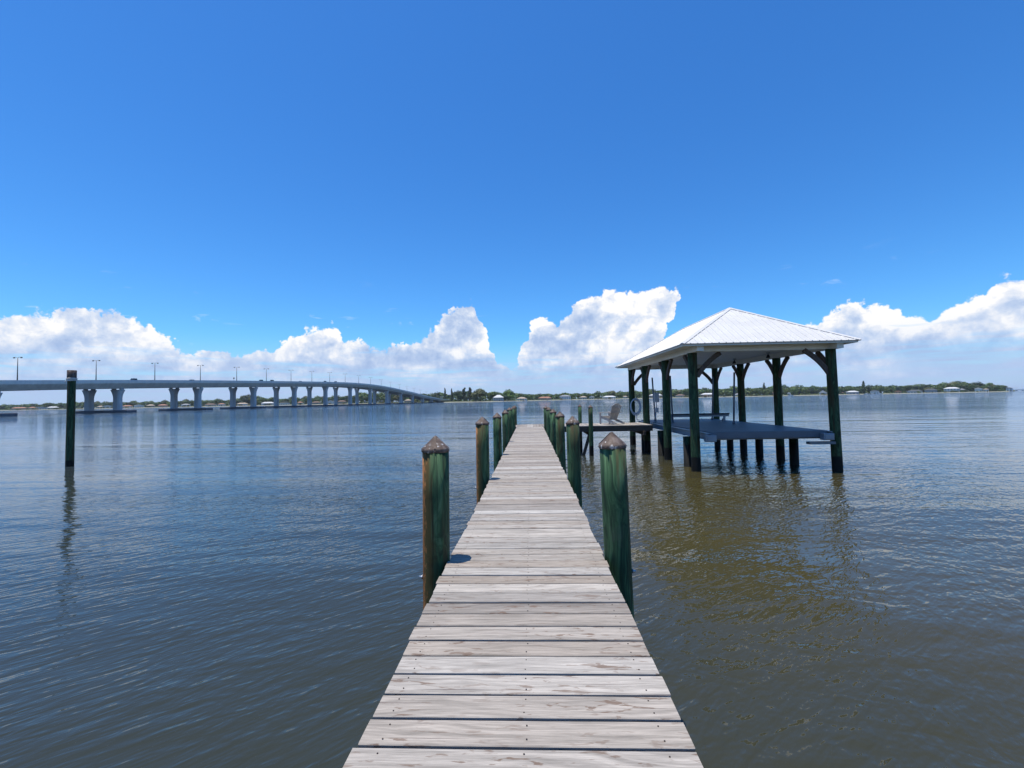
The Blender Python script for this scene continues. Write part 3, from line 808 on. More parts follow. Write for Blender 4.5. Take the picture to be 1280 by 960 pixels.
# ------------------------------------------------------------------ bridge
# axis of the near row of columns in lens-axis coordinates, then turned to the world
D_ = 48.2
def on_bridge(i, off=0.0):
    """i spans from the nearest full pier; off metres towards the far side"""
    yc = (4.52 + i) * D_
    t = (700 - 2500 / (i + 4.52) - 640) / 568.9 if i > -4.4 else 0
    xc = (700 - 640) / 568.9 * yc - 2500 / 568.9 * D_
    p = Vector((xc * math.cos(YAW) - yc * math.sin(YAW), xc * math.sin(YAW) + yc * math.cos(YAW), 0))
    return p + BN * off
_a = math.atan2(60 / 568.9, 1) - YAW
BT = Vector((math.sin(_a), math.cos(_a), 0)); BN = Vector((-BT.y, BT.x, 0))     # along, and across (away from the dock)
ZP = [(-4.4, 8.5), (-2, 11.8), (-1, 13.5), (0, 15.6), (1, 17.4), (2, 19.0), (3, 20.5), (4, 21.9), (5, 22.8), (6, 22.5), (7, 20.9), (8, 18.2), (9, 15.4), (10, 12.0), (11, 9.2), (12, 7.0), (13, 5.4), (14, 4.6), (15, 4.2), (16, 4.0)]
def ztop(i):
    if i <= ZP[0][0]: return ZP[0][1]
    for k in range(len(ZP) - 1):
        (a, za), (b, zb) = ZP[k], ZP[k + 1]
        if a <= i <= b:
            q = (i - a) / (b - a)
            zm = ZP[k - 1] if k > 0 else ZP[k]; zn = ZP[min(k + 2, len(ZP) - 1)]
            m0 = (zb - zm[1]) / (b - zm[0]) * (b - a); m1 = (zn[1] - za) / (zn[0] - a) * (b - a)
            return (2*q**3-3*q*q+1)*za + (q**3-2*q*q+q)*m0 + (-2*q**3+3*q*q)*zb + (q**3-q*q)*m1
    return ZP[-1][1]
bridge = empty('bridge', tuple(on_bridge(0)), 0, 'long grey concrete bridge on paired flared piers arching over the water at left', 'bridge')
B0 = on_bridge(0)
sts = [-4.3 + .1 * k for k in range(0, 200)]
sts = [s for s in sts if s <= 15.2]
def gird(sc):
    """sweep a closed section [(across, below parapet top)] along the bridge"""
    rr = []
    for s in sts:
        p = on_bridge(s) - B0; z = ztop(s)
        rr.append([p + BN * a + Vector((0, 0, z - dn)) for a, dn in sc])
    return rr
for (nm, mt_, sc) in [
    ('parapet', 'parapet', [(-4.6, 0), (-4.3, 0), (-4.25, 1.25), (-4.6, 1.25)]),
    ('parapet', 'parapet', [(19.3, 0), (19.6, 0), (19.6, 1.25), (19.25, 1.25)]),
    ('deck_slab', 'parapet', [(-4.6, 1.252), (19.6, 1.252), (19.6, 1.55), (-4.6, 1.55)]),
    ('roadway', 'asphalt', [(-4.24, 1.15), (19.24, 1.15), (19.24, 1.25), (-4.24, 1.25)]),
    ('box_girder', 'girder', [(-4.4, 1.555), (5.2, 1.555), (5.0, 1.9), (2.9, 4.05), (-2.4, 4.05), (-4.2, 1.95)]),
    ('box_girder', 'girder', [(10.2, 1.555), (19.4, 1.555), (19.2, 1.9), (17.4, 4.05), (12.4, 4.05), (10.4, 1.9)])]:
    b = MB(); b.rings(gird(sc), 0, True, False); b.build(nm, MT[mt_], bridge)
# piers: footing carrying two flared columns
def column_mesh(h):
    b = MB(); rr = []
    N = 14
    for k in range(N + 1):
        q = k / N; z = h * q; top = max(0, (z - (h - 4.2)) / 4.2)
        wx = 1.55 + .1 * (1 - q) + 1.15 * top ** 1.7        # half width across
        wy = 1.25 + .1 * (1 - q) + .45 * top ** 1.7
        c = .45
        rr.append([(wx - c, -wy, z), (wx, -wy + c, z), (wx, wy - c, z), (wx - c, wy, z), (-wx + c, wy, z), (-wx, wy - c, z), (-wx, -wy + c, z), (-wx + c, -wy, z)])
    b.rings(rr, 0, True, False)
    # bearings stand at the two shoulders, so light shows over the scooped middle
    b.box(-2.5, -1.6, -.8, .8, h, h + .55); b.box(1.6, 2.5, -.8, .8, h, h + .55)
    return b
brz = math.atan2(BN.y, BN.x)
for i in range(-4, 14):
    p = on_bridge(i) - B0
    h = ztop(i) - 4.05 - .55
    if h < .8: continue
    foot = empty('pier', tuple(p), brz)
    foot.parent = bridge
    fm = MB(); fm.box(-7.6, 23, -2.6, 2.6, -1.5, 1.25); fm.build('footing', MT['footing'], foot, bevel=.25)
    for off in (0, 15.2):
        if h > 2: column_mesh(h - 1.25).build('column', MT['pier'], foot, (off, 0, 1.25))
# abutment
p = on_bridge(15.2) - B0
b = MB(); b.box(-5, 20, -1, 30, -1, 2.9); o = b.build('abutment', MT['pier'], bridge, tuple(p)); o.rotation_euler = (0, 0, brz)

# street lamps along the bridge median
def lamp():
    r = empty('street_lamp')
    b = MB(); b.tube([(0, 0, 0), (0, 0, 5), (0, 0, 10.6)], [.22, .17, .12], 8); b.build('pole', MT['lamp_pole'], r)
    for s in (-1, 1):
        b = MB(); b.tube([(0, 0, 10.45), (s * .7, 0, 10.75), (s * 1.6, 0, 10.8)], .07, 6); a = b.build('arm', MT['lamp_pole'], r)
        b = MB(); b.lathe([(.05, .12), (.32, .0), (.36, -.35), (.30, -.42)], (s * 1.7, 0, 10.75), 10); b.build('lamp_head', MT['lamp_pole'], a)
    return r
first = lamp()
LL = ['first street lamp on the bridge, at the left edge of the view', 'street lamp on the bridge right of the tall mooring pile', 'street lamp on the bridge between first and second pairs of piers',
      'street lamp on the bridge over the second pair of piers', 'street lamp on the bridge over the third pair of piers', 'street lamp on the bridge before the fourth pair of piers']
for j in range(24):
    yc = (5.864 + j) * 31.2
    i = yc / D_ - 4.52
    if i > 14.2: break
    o = first if j == 0 else copy_tree(first)
    q = on_bridge(i, 7.5); o.location = (q.x, q.y, ztop(i) - 1.15); o.rotation_euler = (0, 0, brz)
    lb_ = LL[j] if j < len(LL) else ('slim double-armed street lamp over the high middle of the bridge' if j < 13 else 'tiny double-armed street lamp on the far descending stretch of the bridge')
    tag(o, lb_, 'street lamp', 'street lamps along the bridge')
# a parapet sign
q = on_bridge(1.5, -4.0); s_ = empty('road_sign', (q.x, q.y, ztop(1.5) - 1.15), brz, 'small dark sign on a post at the bridge parapet between two street lamps', 'road sign')
b = MB(); b.tube([(0, 0, 0), (0, 0, 3.2)], .08, 8); b.build('post', MT['lamp_pole'], s_)
b = MB(); b.box(-.45, .45, -.04, .04, 2.2, 3.1); b.build('panel', MT['black'], s_)

def car(i, off, paint, tall, label):
    q = on_bridge(i, off); r = empty('car', (q.x, q.y, ztop(i) - 1.15), brz + math.pi / 2, label, 'car', 'cars crossing the bridge')
    hh = 1.0 if tall else .8
    b = MB(); b.rings([[(-2.2, y, z0) for y, z0 in ((-.85, .35), (.85, .35), (.85, hh), (-.85, hh))], [(2.2, y, z0) for y, z0 in ((-.85, .35), (.85, .35), (.85, hh * .9), (-.85, hh * .9))]], 0, True, False)
    b.build('body', MT['car_' + paint], r, bevel=.12)
    b = MB(); t_ = 1.95 if tall else 1.5
    b.rings([[(-1.7, -.78, hh), (1.1, -.78, hh), (1.1, .78, hh), (-1.7, .78, hh)], [(-1.5, -.64, t_), (.4, -.64, t_), (.4, .64, t_), (-1.5, .64, t_)]], 0, True, False)
    b.build('cabin', MT['glass'], r)
    b = MB(); b.box(-1.5, .42, -.66, .66, t_, t_ + .06); b.build('roof', MT['car_' + paint], r)
    for sx in (-1.35, 1.35):
        for sy in (-.86, .7):
            b = MB(); b.tube([(sx, sy, .33), (sx, sy + .16, .33)], .33, 14); b.build('wheel', MT['tyre'], r)
for i, off, pt, tl, lab in [(.12, -2, 'silver', True, 'silver van on the bridge just right of the second street lamp'), (.85, -2, 'dark', False, 'dark car on the bridge left of the second pair of piers'),
                            (2.1, -2, 'dark', True, 'dark tall car on the bridge above the third pair of piers'), (2.35, -2, 'dark', True, 'dark tall vehicle on the bridge under the sixth street lamp'),
                            (3.1, -2, 'silver', False, 'silver car on the bridge left of the fourth pair of piers'), (3.9, -2, 'dark', True, 'dark tall car near the crest of the bridge'), (4.3, -2, 'white', True, 'white van just beyond the crest side of the bridge')]:
    car(i, off, pt, tl, lab)

# low far bridge at the right horizon
p0 = bearing(1262, 1900); p1 = bearing(1330, 1900)
o = empty('causeway', (p0[0], p0[1], 0), math.atan2(p1[1] - p0[1], p1[0] - p0[0]), 'low pale causeway on the horizon beyond the right tip of land', 'causeway')
b = MB(); b.box(0, 230, 0, 8, 3.5, 5.5); b.build('deck', MT['wall_white'], o)
for k in range(9):
    b = MB(); b.box(4 + k * 26, 7 + k * 26, 1, 7, -1, 3.5); b.build('pier', MT['wall_white'], o)

# ------------------------------------------------------------------ the dock
DX0, DX1 = -.665, .555
DZ = 1.34
dock = empty('dock', (0, 0, 0), 0, 'long narrow dock of weathered grey planks running straight out from the viewer', 'dock')
rnd = random.Random(11)
b = MB(); y = -3.0; pitch = .1465; screws = MB()
def board(b, x0, x1, y0, y1, z0, z1, ax=0, br=.004, seg=6):
    """one plank with eased long edges and a trace of cupping"""
    cup = rnd.uniform(-.0012, .0012); sag = rnd.uniform(-.0015, .0015); rr = []
    for k in range(seg + 1):
        q = k / seg
        if ax == 0:
            X = x0 + (x1 - x0) * q; dz = sag * math.sin(q * 3.14) + rnd.uniform(-.0004, .0004)
            rr.append([(X, y0, z0), (X, y1, z0), (X, y1, z1 - br + dz), (X, y1 - br, z1 + dz + cup), (X, (y0 + y1) / 2, z1 + dz), (X, y0 + br, z1 + dz + cup), (X, y0, z1 - br + dz)])
        else:
            Y = y0 + (y1 - y0) * q; dz = sag * math.sin(q * 3.14)
            rr.append([(x1, Y, z0), (x0, Y, z0), (x0, Y, z1 - br + dz), (x0 + br, Y, z1 + dz + cup), ((x0 + x1) / 2, Y, z1 + dz), (x1 - br, Y, z1 + dz + cup), (x1, Y, z1 - br + dz)])
    b.rings(rr, 0, True, False)
while y < 20.85:
    g = .0145 + rnd.uniform(-.0035, .0035)
    e0, e1 = rnd.uniform(-.012, .012), rnd.uniform(-.012, .012)
    dz = rnd.uniform(-.0012, .0012)
    board(b, DX0 + e0, DX1 + e1, y, y + pitch - g, DZ - .036, DZ + dz)
    for sx in (DX0 + .09, (DX0 + DX1) / 2 + .01, DX1 - .09):
        for sy in (.028, pitch - g - .028):
            cx = sx + rnd.uniform(-.008, .008); cy = y + sy + rnd.uniform(-.004, .004)
            screws.lathe([(.0032, 0), (.0032, .0012)], (cx, cy, DZ + dz + .0008), 8)
    y += pitch
b.build('deck_boards', MT['deck'], dock)
tag(screws.build('deck_screws', MT['screw'], dock), kind='stuff')
for x in (DX0 + .06, (DX0 + DX1) / 2, DX1 - .06):
    b = MB(); b.box(x - .022, x + .022, -3, 20.86, DZ - .24, DZ - .0365); b.build('stringer', MT['frame_wood'], dock)
PL = [3.60, 7.2, 10.45, 13.7, 17.1, 20.2]
for yy in [-2.2, .3] + PL:
    for s in (-.14, .10):
        b = MB(); b.box(DX0 + .01, DX1 - .01, yy + s, yy + s + .045, DZ - .42, DZ - .242); b.build('cross_beam', MT['frame_wood'], dock)
    # nothing else: the pilings stand beside the deck

# head of the dock and walkway to the boathouse
walk = empty('walkway', (0, 0, 0), 0, 'plank walkway running right from the dock end to the boathouse', 'walkway')
b = MB(); x = -.78
while x < 5.46:
    g = .008 + rnd.uniform(-.002, .002)
    board(b, x, x + pitch - g, 20.88 + rnd.uniform(-.006, .006), 23.0 + rnd.uniform(-.006, .006), DZ - .034, DZ + rnd.uniform(-.001, .001), 1)
    x += pitch
b.build('deck_boards', MT['deck_y'], walk)
for (x0, x1, y0, y1) in ((-.76, 5.5, 20.90, 20.94), (-.76, 5.5, 22.94, 22.98), (-.76, 5.5, 21.9, 21.94), (5.44, 5.48, 20.945, 21.895), (5.44, 5.48, 21.945, 22.935), (-.76, -.72, 20.945, 21.895)):
    b = MB(); b.box(x0, x1, y0, y1, DZ - .27, DZ - .0345); b.build('fascia_beam', MT['frame_wood'], walk)
for xx in (.3, 2.67, 5.1):
    b = MB(); b.box(xx - .05, xx + .05, 20.75, 23.15, DZ - .45, DZ - .272); b.build('cross_beam', MT['frame_wood'], walk)
b = MB(); b.bar((2.25, 21.02, -.4), (2.68, 21.02, 1.0), .05, .14); b.build('diagonal_brace', MT['frame_wood'], walk)
b = MB(); b.box(5.2, 5.5, 21.5, 24.5, DZ - .36, DZ - .272); b.build('ledger', MT['frame_wood'], walk)

# pilings with cone caps
def piling(x, y, r, ztop_, m, capm, label, leanx=0, leany=0, seed=0, capscale=1.0, gull=False):
    root = empty('dock_piling', (x, y, 0), 0, label, 'dock piling', 'capped pilings beside the dock')
    L = ztop_ + 3.0
    def jit(a, z): return .012 * noise.noise(Vector((math.cos(a) * 1.2, math.sin(a) * 1.2, z * .8 + seed * 3.1))) * 3
    b = MB(); b.lathe([(r * (1.05 - .05 * k / 14), -3 + L * k / 14) for k in range(15)], (0, 0, 0), 28, jitter=jit)
    po = b.build('post', MT[m], root)
    b = MB(); c = r * 1.035
    b.lathe([(c, -.028), (c + .003, -.025), (c + .003, .0), (c * .99, .005), (c * .66, .038), (c * .33, .071), (.012, .096), (.007, .100), (.001, .102)], (0, 0, ztop_), 24, caps=True)
    # lapped seam on the cone and a ring of nail heads
    a0 = seed * 1.7 - 1.4
    b.bar((c * math.cos(a0), c * math.sin(a0), ztop_ + .006), (.012 * math.cos(a0), .012 * math.sin(a0), ztop_ + .096), .016, .004)
    for k in range(6):
        a = a0 + k * 1.047
        b.lathe([(.006, 0), (.006, .006)], ((c + .002) * math.cos(a), (c + .002) * math.sin(a), ztop_ - .016), 6)
    b.build('cap', MT[capm], root)
    # through bolt with washer just under deck level, on the water side
    sx = -1 if x < 0 else 1
    b = MB(); b.tube([(sx * (r * .9), -.02, DZ - .13), (sx * (r + .03), -.02, DZ - .13)], .011, 8); b.tube([(sx * (r + .002), -.02, DZ - .13), (sx * (r + .008), -.02, DZ - .13)], .018, 12)
    b.build('bolt', MT['galv'], root)
    root.rotation_euler = (leanx, leany, 0)
    return root
ordl = ['nearest', 'second', 'third', 'fourth', 'fifth', 'sixth', 'seventh']
LP = [(-.775, 3.62, .104, 2.215, .004), (-.785, 7.25, .103, 2.23, .003), (-.775, 10.45, .098, 2.205, 0), (-.775, 13.7, .10, 2.20, .002), (-.80, 17.1, .10, 2.22, 0), (-.78, 20.2, .10, 2.21, 0), (-.80, 22.6, .10, 2.21, 0)]
for k, (x, y, r, zt, ln) in enumerate(LP):
    lab = ['nearest left dock piling, green with rusty orange left side under a gull-marked brown cap', 'second left dock piling, brownish green under a brown cone cap'][k] if k < 2 else \
          'green cone-capped dock piling, %s from the viewer in the left row' % ordl[k]
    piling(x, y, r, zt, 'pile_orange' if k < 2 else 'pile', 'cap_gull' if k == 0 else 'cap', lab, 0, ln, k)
RP = [(.672, 3.72, .104, 2.215, -.022), (.668, 7.25, .104, 2.215, -.012), (.668, 10.45, .102, 2.20, -.008), (.668, 13.7, .10, 2.20, -.004), (.67, 17.1, .10, 2.20, 0), (.67, 20.25, .10, 2.20, 0)]
for k, (x, y, r, zt, ln) in enumerate(RP):
    lab = 'nearest right dock piling, bright green with swirling grain under a brown cone cap' if k == 0 else 'green cone-capped dock piling, %s from the viewer in the right row' % ordl[k]
    piling(x + math.sin(-ln) * 1.3, y, r, zt, 'pile', 'cap_gull' if k in (0, 1) else 'cap', lab, 0, ln, 10 + k)
piling(2.70, 20.78, .10, 2.19, 'pile', 'cap', 'slim green piling at the near edge of the walkway, left of the chair', 0, 0, 21)
piling(2.47, 23.12, .09, 2.20, 'pile', 'cap', 'slim green piling at the far edge of the walkway, left of the chair', 0, 0, 22)

# ------------------------------------------------------------------ tall mooring pile at left
mp = empty('mooring_pile', (-20.58, 19.57, 0), 0, 'tall dark green mooring pile with white rope ring standing alone in the water at left', 'mooring pile')
b = MB(); b.lathe([(.155 - .01 * k / 16, -3 + 7.28 * k / 16) for k in range(17)], (0, 0, 0), 24, jitter=lambda a, z: .03 * noise.noise(Vector((math.cos(a), math.sin(a), z * .7))))
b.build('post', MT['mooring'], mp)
b = MB(); b.lathe([(.162, -.36), (.166, -.35), (.166, 0), (.15, .012)], (0, 0, 4.28), 24); b.build('cap_sleeve', MT['cap'], mp)
b = MB()
for k in range(3):
    b.tube([(.172 * math.cos(a * .262), .172 * math.sin(a * .262), 3.84 + k * .035 + .02 * math.sin(a * .262 + k)) for a in range(24)], .022, 8, closed_path=True)
b.tube([(-.17, -.06, 3.86), (-.2, -.1, 3.78), (-.19, -.1, 3.70)], .018, 6)
b.build('rope', MT['rope'], mp)
mp.rotation_euler = (0, R(.6), 0)

# ------------------------------------------------------------------ boathouse
XL, XR = 5.68, 10.25
PY = [16.1, 19.15, 22.3, 25.25]
bh = empty('boathouse', (XL, PY[0], 0), R(.8), 'open boathouse with white metal hip roof on tall green posts over the water', 'boathouse')
ox, oy = XL, PY[0]
def P(x, y, z): return (x - ox, y - oy, z)
PT = 4.10
prn = random.Random(3)
for X, ydel in ((XL, 0), (XR, -.35)):
    for k, yy in enumerate(PY):
        b = MB(); Y = yy + (ydel if k == 0 else 0)
        s = prn.random() * 9
        b.lathe([(.165 - .012 * q / 16, -3 + (PT + 3) * q / 16) for q in range(17)], (0, 0, 0), 24, jitter=lambda a, z: .03 * noise.noise(Vector((math.cos(a) + s, math.sin(a), z * .6))))
        o = b.build('post', MT['post'], bh, P(X, Y, 0))
        o.rotation_euler = (0, R(prn.uniform(-.5, .2)) if X == XL else R(-.9 if k == 0 else -.3), 0)
# header beams just above the posts
for X in (XL, XR):
    b = MB(); b.box(X - ox - .11, X - ox + .11, -.75, 9.45, PT, PT + .20); b.build('header_beam', MT['white_paint'], bh)
for Y in (-.28, 9.15):
    b = MB(); b.box(XL - ox + .112, XR - ox - .112, Y - .10, Y + .10, PT + .01, PT + .20); b.build('header_beam', MT['white_paint'], bh)
# knee braces, arched
def brace(x, y, dx, dy, drop=.78, run=.68):
    L = 12; pts = []
    a = Vector((x + dx * .14, y + dy * .14, PT - drop)); c = Vector((x + dx * (.14 + run * .36), y + dy * (.14 + run * .36), PT - drop * .40)); e = Vector((x + dx * (.14 + run), y + dy * (.14 + run), PT - .01))
    for k in range(L + 1):
        q = k / L; pts.append(a * (1 - q) ** 2 + c * 2 * q * (1 - q) + e * q * q)
    b = MB(); b.sweep(pts, .09, .15, 0, (-dy, dx, 0)); b.build('knee_brace', MT['brace'], bh)
for X, sgn in ((XL - ox, 1), (XR - ox, -1)):
    for k, yy in enumerate(PY):
        Y = yy - oy - (.35 if (k == 0 and sgn < 0) else 0)
        if k > 0: brace(X, Y, 0, -1)
        if k < 3: brace(X, Y, 0, 1)
        if k in (0, 3): brace(X, Y, sgn, 0, .82, .82)
# roof
CX = 7.90 - ox; HW = 2.84; FY, BY = -.88, 9.95
EZ, RZ_ = PT + .235, 6.02
b = MB(); b.box(CX - HW + .03, CX + HW - .03, FY + .03, BY - .03, PT + .202, PT + .222); b.build('soffit', MT['soffit'], bh)
fs = MB(); H0, H1_ = PT + .10, EZ + .01
for (x0, x1, y0, y1) in ((CX - HW, CX + HW, FY, FY + .035), (CX - HW, CX + HW, BY - .035, BY), (CX - HW, CX - HW + .035, FY + .036, BY - .036), (CX + HW - .035, CX + HW, FY + .036, BY - .036)):
    fs.box(x0, x1, y0, y1, H0 + .06, H1_)
fs.build('fascia', MT['white_paint'], bh)
rb = MB()
A0 = Vector((CX, FY + HW, RZ_)); A1 = Vector((CX, BY - HW, RZ_))
O = .05                                                       # drip edge
c00, c10, c11, c01 = Vector((CX - HW - O, FY - O, EZ)), Vector((CX + HW + O, FY - O, EZ)), Vector((CX + HW + O, BY + O, EZ)), Vector((CX - HW - O, BY + O, EZ))
def ribbed(ea, eb, ra, rb_, rh=.019):
    """roof plane: eave ea->eb, ridge ra->rb_ (may coincide). ribs run from eave up the slope"""
    W_ = (eb - ea).length; u = (eb - ea).normalized()
    mid = (ra + rb_) / 2
    perp = mid - ea - u * (mid - ea).dot(u); S = perp.length; w = perp.normalized(); n = u.cross(w).normalized()
    if n.z < 0: n = -n
    a = (ra - ea).dot(u); c = (rb_ - ea).dot(u)
    def top(x):
        if x < a: return S * x / a
        if x > c: return S * (W_ - x) / (W_ - c)
        return S
    step = .232; x = 0.0; cuts = [0.0]
    k = 0
    prof = []
    x = .05
    while x < W_ - .05:
        prof += [(x - .024, 0), (x - .012, rh), (x + .012, rh), (x + .024, 0), (x + step * .30, 0), (x + step * .36, .003), (x + step * .42, 0), (x + step * .60, 0), (x + step * .65, .003), (x + step * .71, 0)]
        x += step
    prof = [(0, 0)] + [q for q in prof if 0 < q[0] < W_] + [(W_, 0)]
    for (xa, ha), (xb, hb) in zip(prof, prof[1:]):
        ta, tb = top(xa), top(xb)
        pa, pb = ea + u * xa + n * ha, ea + u * xb + n * hb
        rb.quad([pa, pb, pb + w * tb, pa + w * ta])
        # exposed end of the sheet at the eave
        rb.quad([pa - n * (ha + .03), pb - n * (hb + .03), pb, pa])
ribbed(c00, c10, A0, A0); ribbed(c10, c11, A0, A1, .010); ribbed(c11, c01, A1, A1); ribbed(c01, c00, A1, A0, .010)
rb.build('roof', MT['roof'], bh)
cp = MB()
def vcap(e, a, n1, n2, wd=.085, up=.026):
    """folded flashing over a hip or the ridge, lying on the ribs of both planes"""
    t_ = (a - e).normalized(); top_ = (n1 + n2).normalized() * (up + .008)
    L_ = []
    for n in (n1, n2):
        d = n.cross(t_).normalized()
        if (d.dot(n1 + n2)) > 0: d = -d
        L_.append((d * wd + n * up, d * wd + n * .004))
    for q0, q1 in ((L_[0][1], L_[0][0]), (L_[0][0], top_), (top_, L_[1][0]), (L_[1][0], L_[1][1])):
        cp.quad([e + q0, a + q0, a + q1, e + q1])
    cp.quad([e + L_[0][1], e + L_[0][0], e + top_, e + L_[1][0], e + L_[1][1]])
def pn(p, q, r_):
    n = (q - p).cross(r_ - p).normalized()
    return n if n.z > 0 else -n
NF, NR, NB, NL = pn(c00, c10, A0), pn(c10, c11, A0), pn(c11, c01, A1), pn(c01, c00, A1)
vcap(c00, A0, NL, NF); vcap(c10, A0, NF, NR); vcap(c11, A1, NR, NB); vcap(c01, A1, NB, NL); vcap(A0, A1, NL, NR, .11)
cp.build('ridge_cap', MT['roof'], bh)
# lift hoists hung inside the right header
# ------------------------------------------------------------------ boat lift
lift = empty('boat_lift', (XL, PY[0], 0), R(.8), 'boat lift with flat blue-grey deck raised between the boathouse posts', 'boat lift')
lx0, lx1 = .30, XR - ox - .28
b = MB(); yy = -.25
while yy < 8.7:
    b.box(lx0 + .12, lx1, yy, yy + .292, DZ - .045, DZ + .02); yy += .297
b.build('deck_panels', MT['lift_deck'], lift)
for (x0, x1, y0, y1) in ((lx0 + .10, lx1 + .02, -.33, -.255), (lx0 + .10, lx1 + .02, 8.70, 8.77)):
    b = MB(); b.box(x0, x1, y0, y1, DZ - .21, DZ + .015); b.build('edge_beam', MT['lift_deck'], lift, bevel=.008)
for x0 in (lx0 - .10, lx1 + .03):
    b = MB()
    b.box(x0, x0 + .16, -.42, 8.9, DZ - .03, DZ - .005); b.box(x0 + .065, x0 + .095, -.42, 8.9, DZ - .2, DZ - .0305); b.box(x0, x0 + .16, -.42, 8.9, DZ - .225, DZ - .2005)
    b.build('side_beam', MT['alu'], lift)
for yy in (-.1, 2.0, 4.2, 6.4, 8.4):
    b = MB(); b.box(lx0, lx1, yy, yy + .12, DZ - .27, DZ - .048); b.build('cross_beam', MT['alu_dark'], lift)
for x in (lx0 - .14, lx1 - .26):
    b = MB(); b.box(x, x + .34, -.58, -.35, DZ - .29, DZ - .06); b.box(x + .03, x + .31, -.60, -.58, DZ - .26, DZ - .10)
    b.build('end_bracket', MT['alu'], lift, bevel=.01)
b = MB(); b.box(lx1 - .75, lx1 + .1, -.60, -.40, DZ - .42, DZ - .335); b.build('cradle_foot', MT['alu_dark'], lift)
for x, yy in ((.12, 1.1), (.12, 4.35), (.12, 7.2), (4.05, 1.2), (4.38, 4.35), (4.38, 7.2)):
    if True:
        b = MB(); b.lathe([(.16, -3), (.155, DZ - .235)], (x, yy, 0), 20, jitter=lambda a, z: .03 * noise.noise(Vector((math.cos(a) + yy, math.sin(a), z)))); b.build('lift_piling', MT['lift_pile'], lift)
for (x, y, tx) in ((.85, 7.75, -.10), (1.18, 6.0, -.06), (3.9, 8.1, .12), (3.15, 4.0, .10)):
    b = MB(); b.tube([(x, y, DZ), (x + tx, y, 3.60)], .038, 10); b.tube([(x, y, DZ + .015), (x, y, DZ + .12)], .06, 10)
    b.build('guide_pole', MT['pvc'], lift)
# bow stop: low bench-like cross beam on two legs
b = MB(); b.box(1.05, 3.9, 6.05, 6.30, 1.70, 1.76); b.build('bow_stop_pad', MT['bunk'], lift, bevel=.01)
b = MB(); b.box(1.05, 3.9, 6.13, 6.22, 1.60, 1.698); b.build('bow_stop_rail', MT['alu'], lift)
for x in (1.2, 3.7):
    b = MB(); b.bar((x, 6.18, DZ + .02), (x, 6.18, 1.60), .08, .08); b.bar((x, 6.45, DZ + .03), (x, 6.2, 1.6), .05, .05); b.box(x - .12, x + .12, 6.0, 6.5, DZ + .021, DZ + .04)
    b.build('bow_stop_leg', MT['alu'], lift)

# floodlights under the right header
def flood(x, y, label):
    r = empty('floodlight', (x, y, PT + .2), R(.8), label, 'floodlight', 'floodlights under the boathouse roof')
    b = MB(); b.box(-.05, .05, -.05, .05, -.06, 0); b.build('mount', MT['galv'], r)
    b = MB(); b.tube([(0, 0, -.04), (-.02, -.03, -.12)], .02, 8)
    b.lathe([(.03, 0), (.075, -.10), (.08, -.13), (.06, -.13)], (-.02, -.03, -.10), 14); b.build('head', MT['black'], r)
flood(9.55, 18.6, 'nearer small dark floodlight under the boathouse roof near the right posts')
flood(9.45, 21.4, 'farther small dark floodlight under the boathouse roof near the right posts')

# electrical box on post
eb_ = empty('electrical_box', (5.93, 22.12, 0), R(.8), 'grey electrical box with conduit fixed to a left boathouse post', 'electrical box')
b = MB(); b.box(0, .20, -.13, .13, 2.35, 2.78); b.build('cabinet', MT['box_grey'], eb_, bevel=.01)
b = MB(); b.box(-.02, .22, -.15, .15, 2.78, 2.81); b.build('lid', MT['box_grey'], eb_)
b = MB(); b.box(.03, .17, -.10, .10, 1.85, 2.08); b.build('outlet_box', MT['box_grey'], eb_, bevel=.008)
b = MB(); b.tube([(.1, 0, 2.36), (.1, 0, 2.07)], .022, 8); b.tube([(.06, 0, 1.86), (.04, 0, 1.36)], .022, 8); b.build('conduit', MT['galv'], eb_)

# coiled hose on the back left post
hs_ = empty('hose_coil', (5.66, 25.0, 0), 0, 'coil of pale blue hose hanging on the far left boathouse post', 'hose')
b = MB(); rnd2 = random.Random(4)
for k in range(7):
    w, h = .26 + rnd2.uniform(-.03, .03), .40 + rnd2.uniform(-.05, .05); dx, dz = rnd2.uniform(-.02, .02), rnd2.uniform(-.04, .03); y0 = -.02 - k * .028
    b.tube([(dx + w * math.sin(a * .209), y0 + .01 * math.sin(a), 2.12 + dz - h * math.cos(a * .209) * (1.0 if 8 < a < 22 else 1.12)) for a in range(30)], .019, 8, closed_path=True)
b.tube([(.1, -.1, 1.72), (.02, -.12, 1.6), (.05, -.1, 1.45), (.12, -.1, 1.36)], .019, 8)
b.build('coil', MT['hose'], hs_)
b = MB(); b.tube([(0, .1, 2.44), (0, -.24, 2.44)], .02, 8); b.tube([(0, -.24, 2.42), (0, -.24, 2.52)], .02, 8); b.build('hook', MT['galv'], hs_)

# adirondack chair on the walkway, facing left
ch = empty('adirondack_chair', (3.78, 22.0, DZ + .002), R(90), 'weathered grey slatted adirondack chair facing left on the walkway', 'chair')
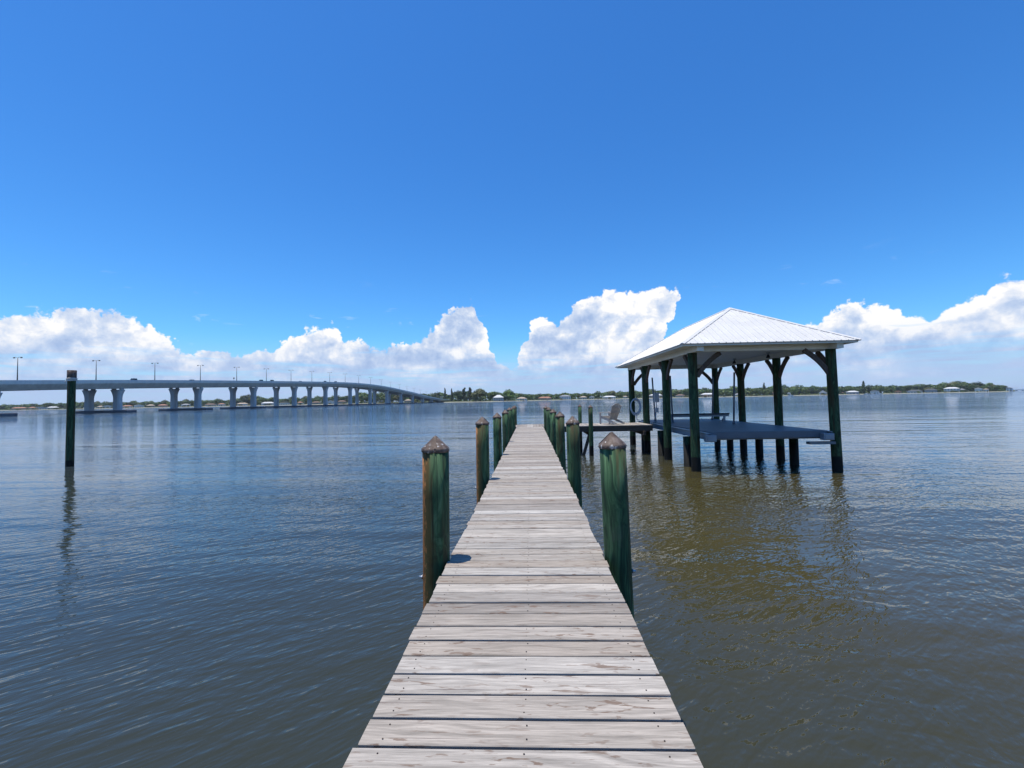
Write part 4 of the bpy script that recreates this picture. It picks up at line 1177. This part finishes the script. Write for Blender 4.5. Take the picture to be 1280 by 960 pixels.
# local frame: chair faces +y (turned to -x)
b = MB()
for k in range(7):
    q = k / 6; y = .34 - .50 * q; z = .37 - .13 * q
    b.box(-.27, .27, y - .033, y + .033, z - .011, z + .011)
b.build('seat', MT['chair'], ch)
b = MB()
for k in range(7):
    x = -.255 + k * .085; top = .99 - abs(k - 3) ** 1.6 * .018; xb = x * .82
    a = Vector((xb, -.20, .24)); e = Vector((x * 1.12, -.46, top))
    b.bar(a, e, .070, .018, 0, (0, 1, 0))
b.bar((-.30, -.365, .56), (.30, -.365, .56), .07, .022); b.bar((-.27, -.435, .80), (.27, -.435, .80), .05, .02)
b.build('backrest', MT['chair'], ch)
for s in (-1, 1):
    b = MB(); b.rings([[(s * .33 + a * .065 * w, y, z) for a, z in ((-1, .555), (1, .555), (1, .577), (-1, .577))] for y, w in ((.44, .8), (.40, 1.1), (.1, 1.0), (-.25, .7), (-.42, .6))], 0, True, False)
    b.build('armrest', MT['chair'], ch)
    b = MB(); b.bar((s * .30, .34, 0), (s * .30, .34, .555), .10, .024, 0, (1, 0, 0)); b.build('leg', MT['chair'], ch)
    b = MB(); b.sweep([(s * .265, .36, .33), (s * .265, .1, .28), (s * .265, -.2, .18), (s * .265, -.5, .09), (s * .265, -.66, .045)], .024, .10, 0, (1, 0, 0)); b.build('leg', MT['chair'], ch)
ch.rotation_euler = (0, 0, R(36))

# ------------------------------------------------------------------ sea air
b = MB(); b.box(-9200, 9200, -9200, 9200, -4.0, 36.0)
hm = bpy.data.materials.new('sea_air'); hm.use_nodes = True; hm.node_tree.nodes.clear()
ho = hm.node_tree.nodes.new('ShaderNodeOutputMaterial'); hv = hm.node_tree.nodes.new('ShaderNodeVolumePrincipled')
hv.inputs['Color'].default_value = (.80, .90, 1, 1); hv.inputs['Density'].default_value = .00006; hv.inputs['Anisotropy'].default_value = .2
hm.node_tree.links.new(hv.outputs[0], ho.inputs['Volume'])
hz = b.build('haze', hm); tag(hz, 'thin pale sea haze over the water and far shore', 'haze', kind='stuff')

# ------------------------------------------------------------------ render settings
scene.view_settings.view_transform = 'Standard'; scene.view_settings.look = 'None'
scene.view_settings.gamma = 1; scene.view_settings.exposure = .22
scene.render.engine = 'CYCLES'
scene.cycles.use_adaptive_sampling = True; scene.cycles.adaptive_threshold = .02; scene.cycles.max_bounces = 4; scene.cycles.diffuse_bounces = 2; scene.cycles.glossy_bounces = 3
scene.render.resolution_x = 1024; scene.render.resolution_y = 768
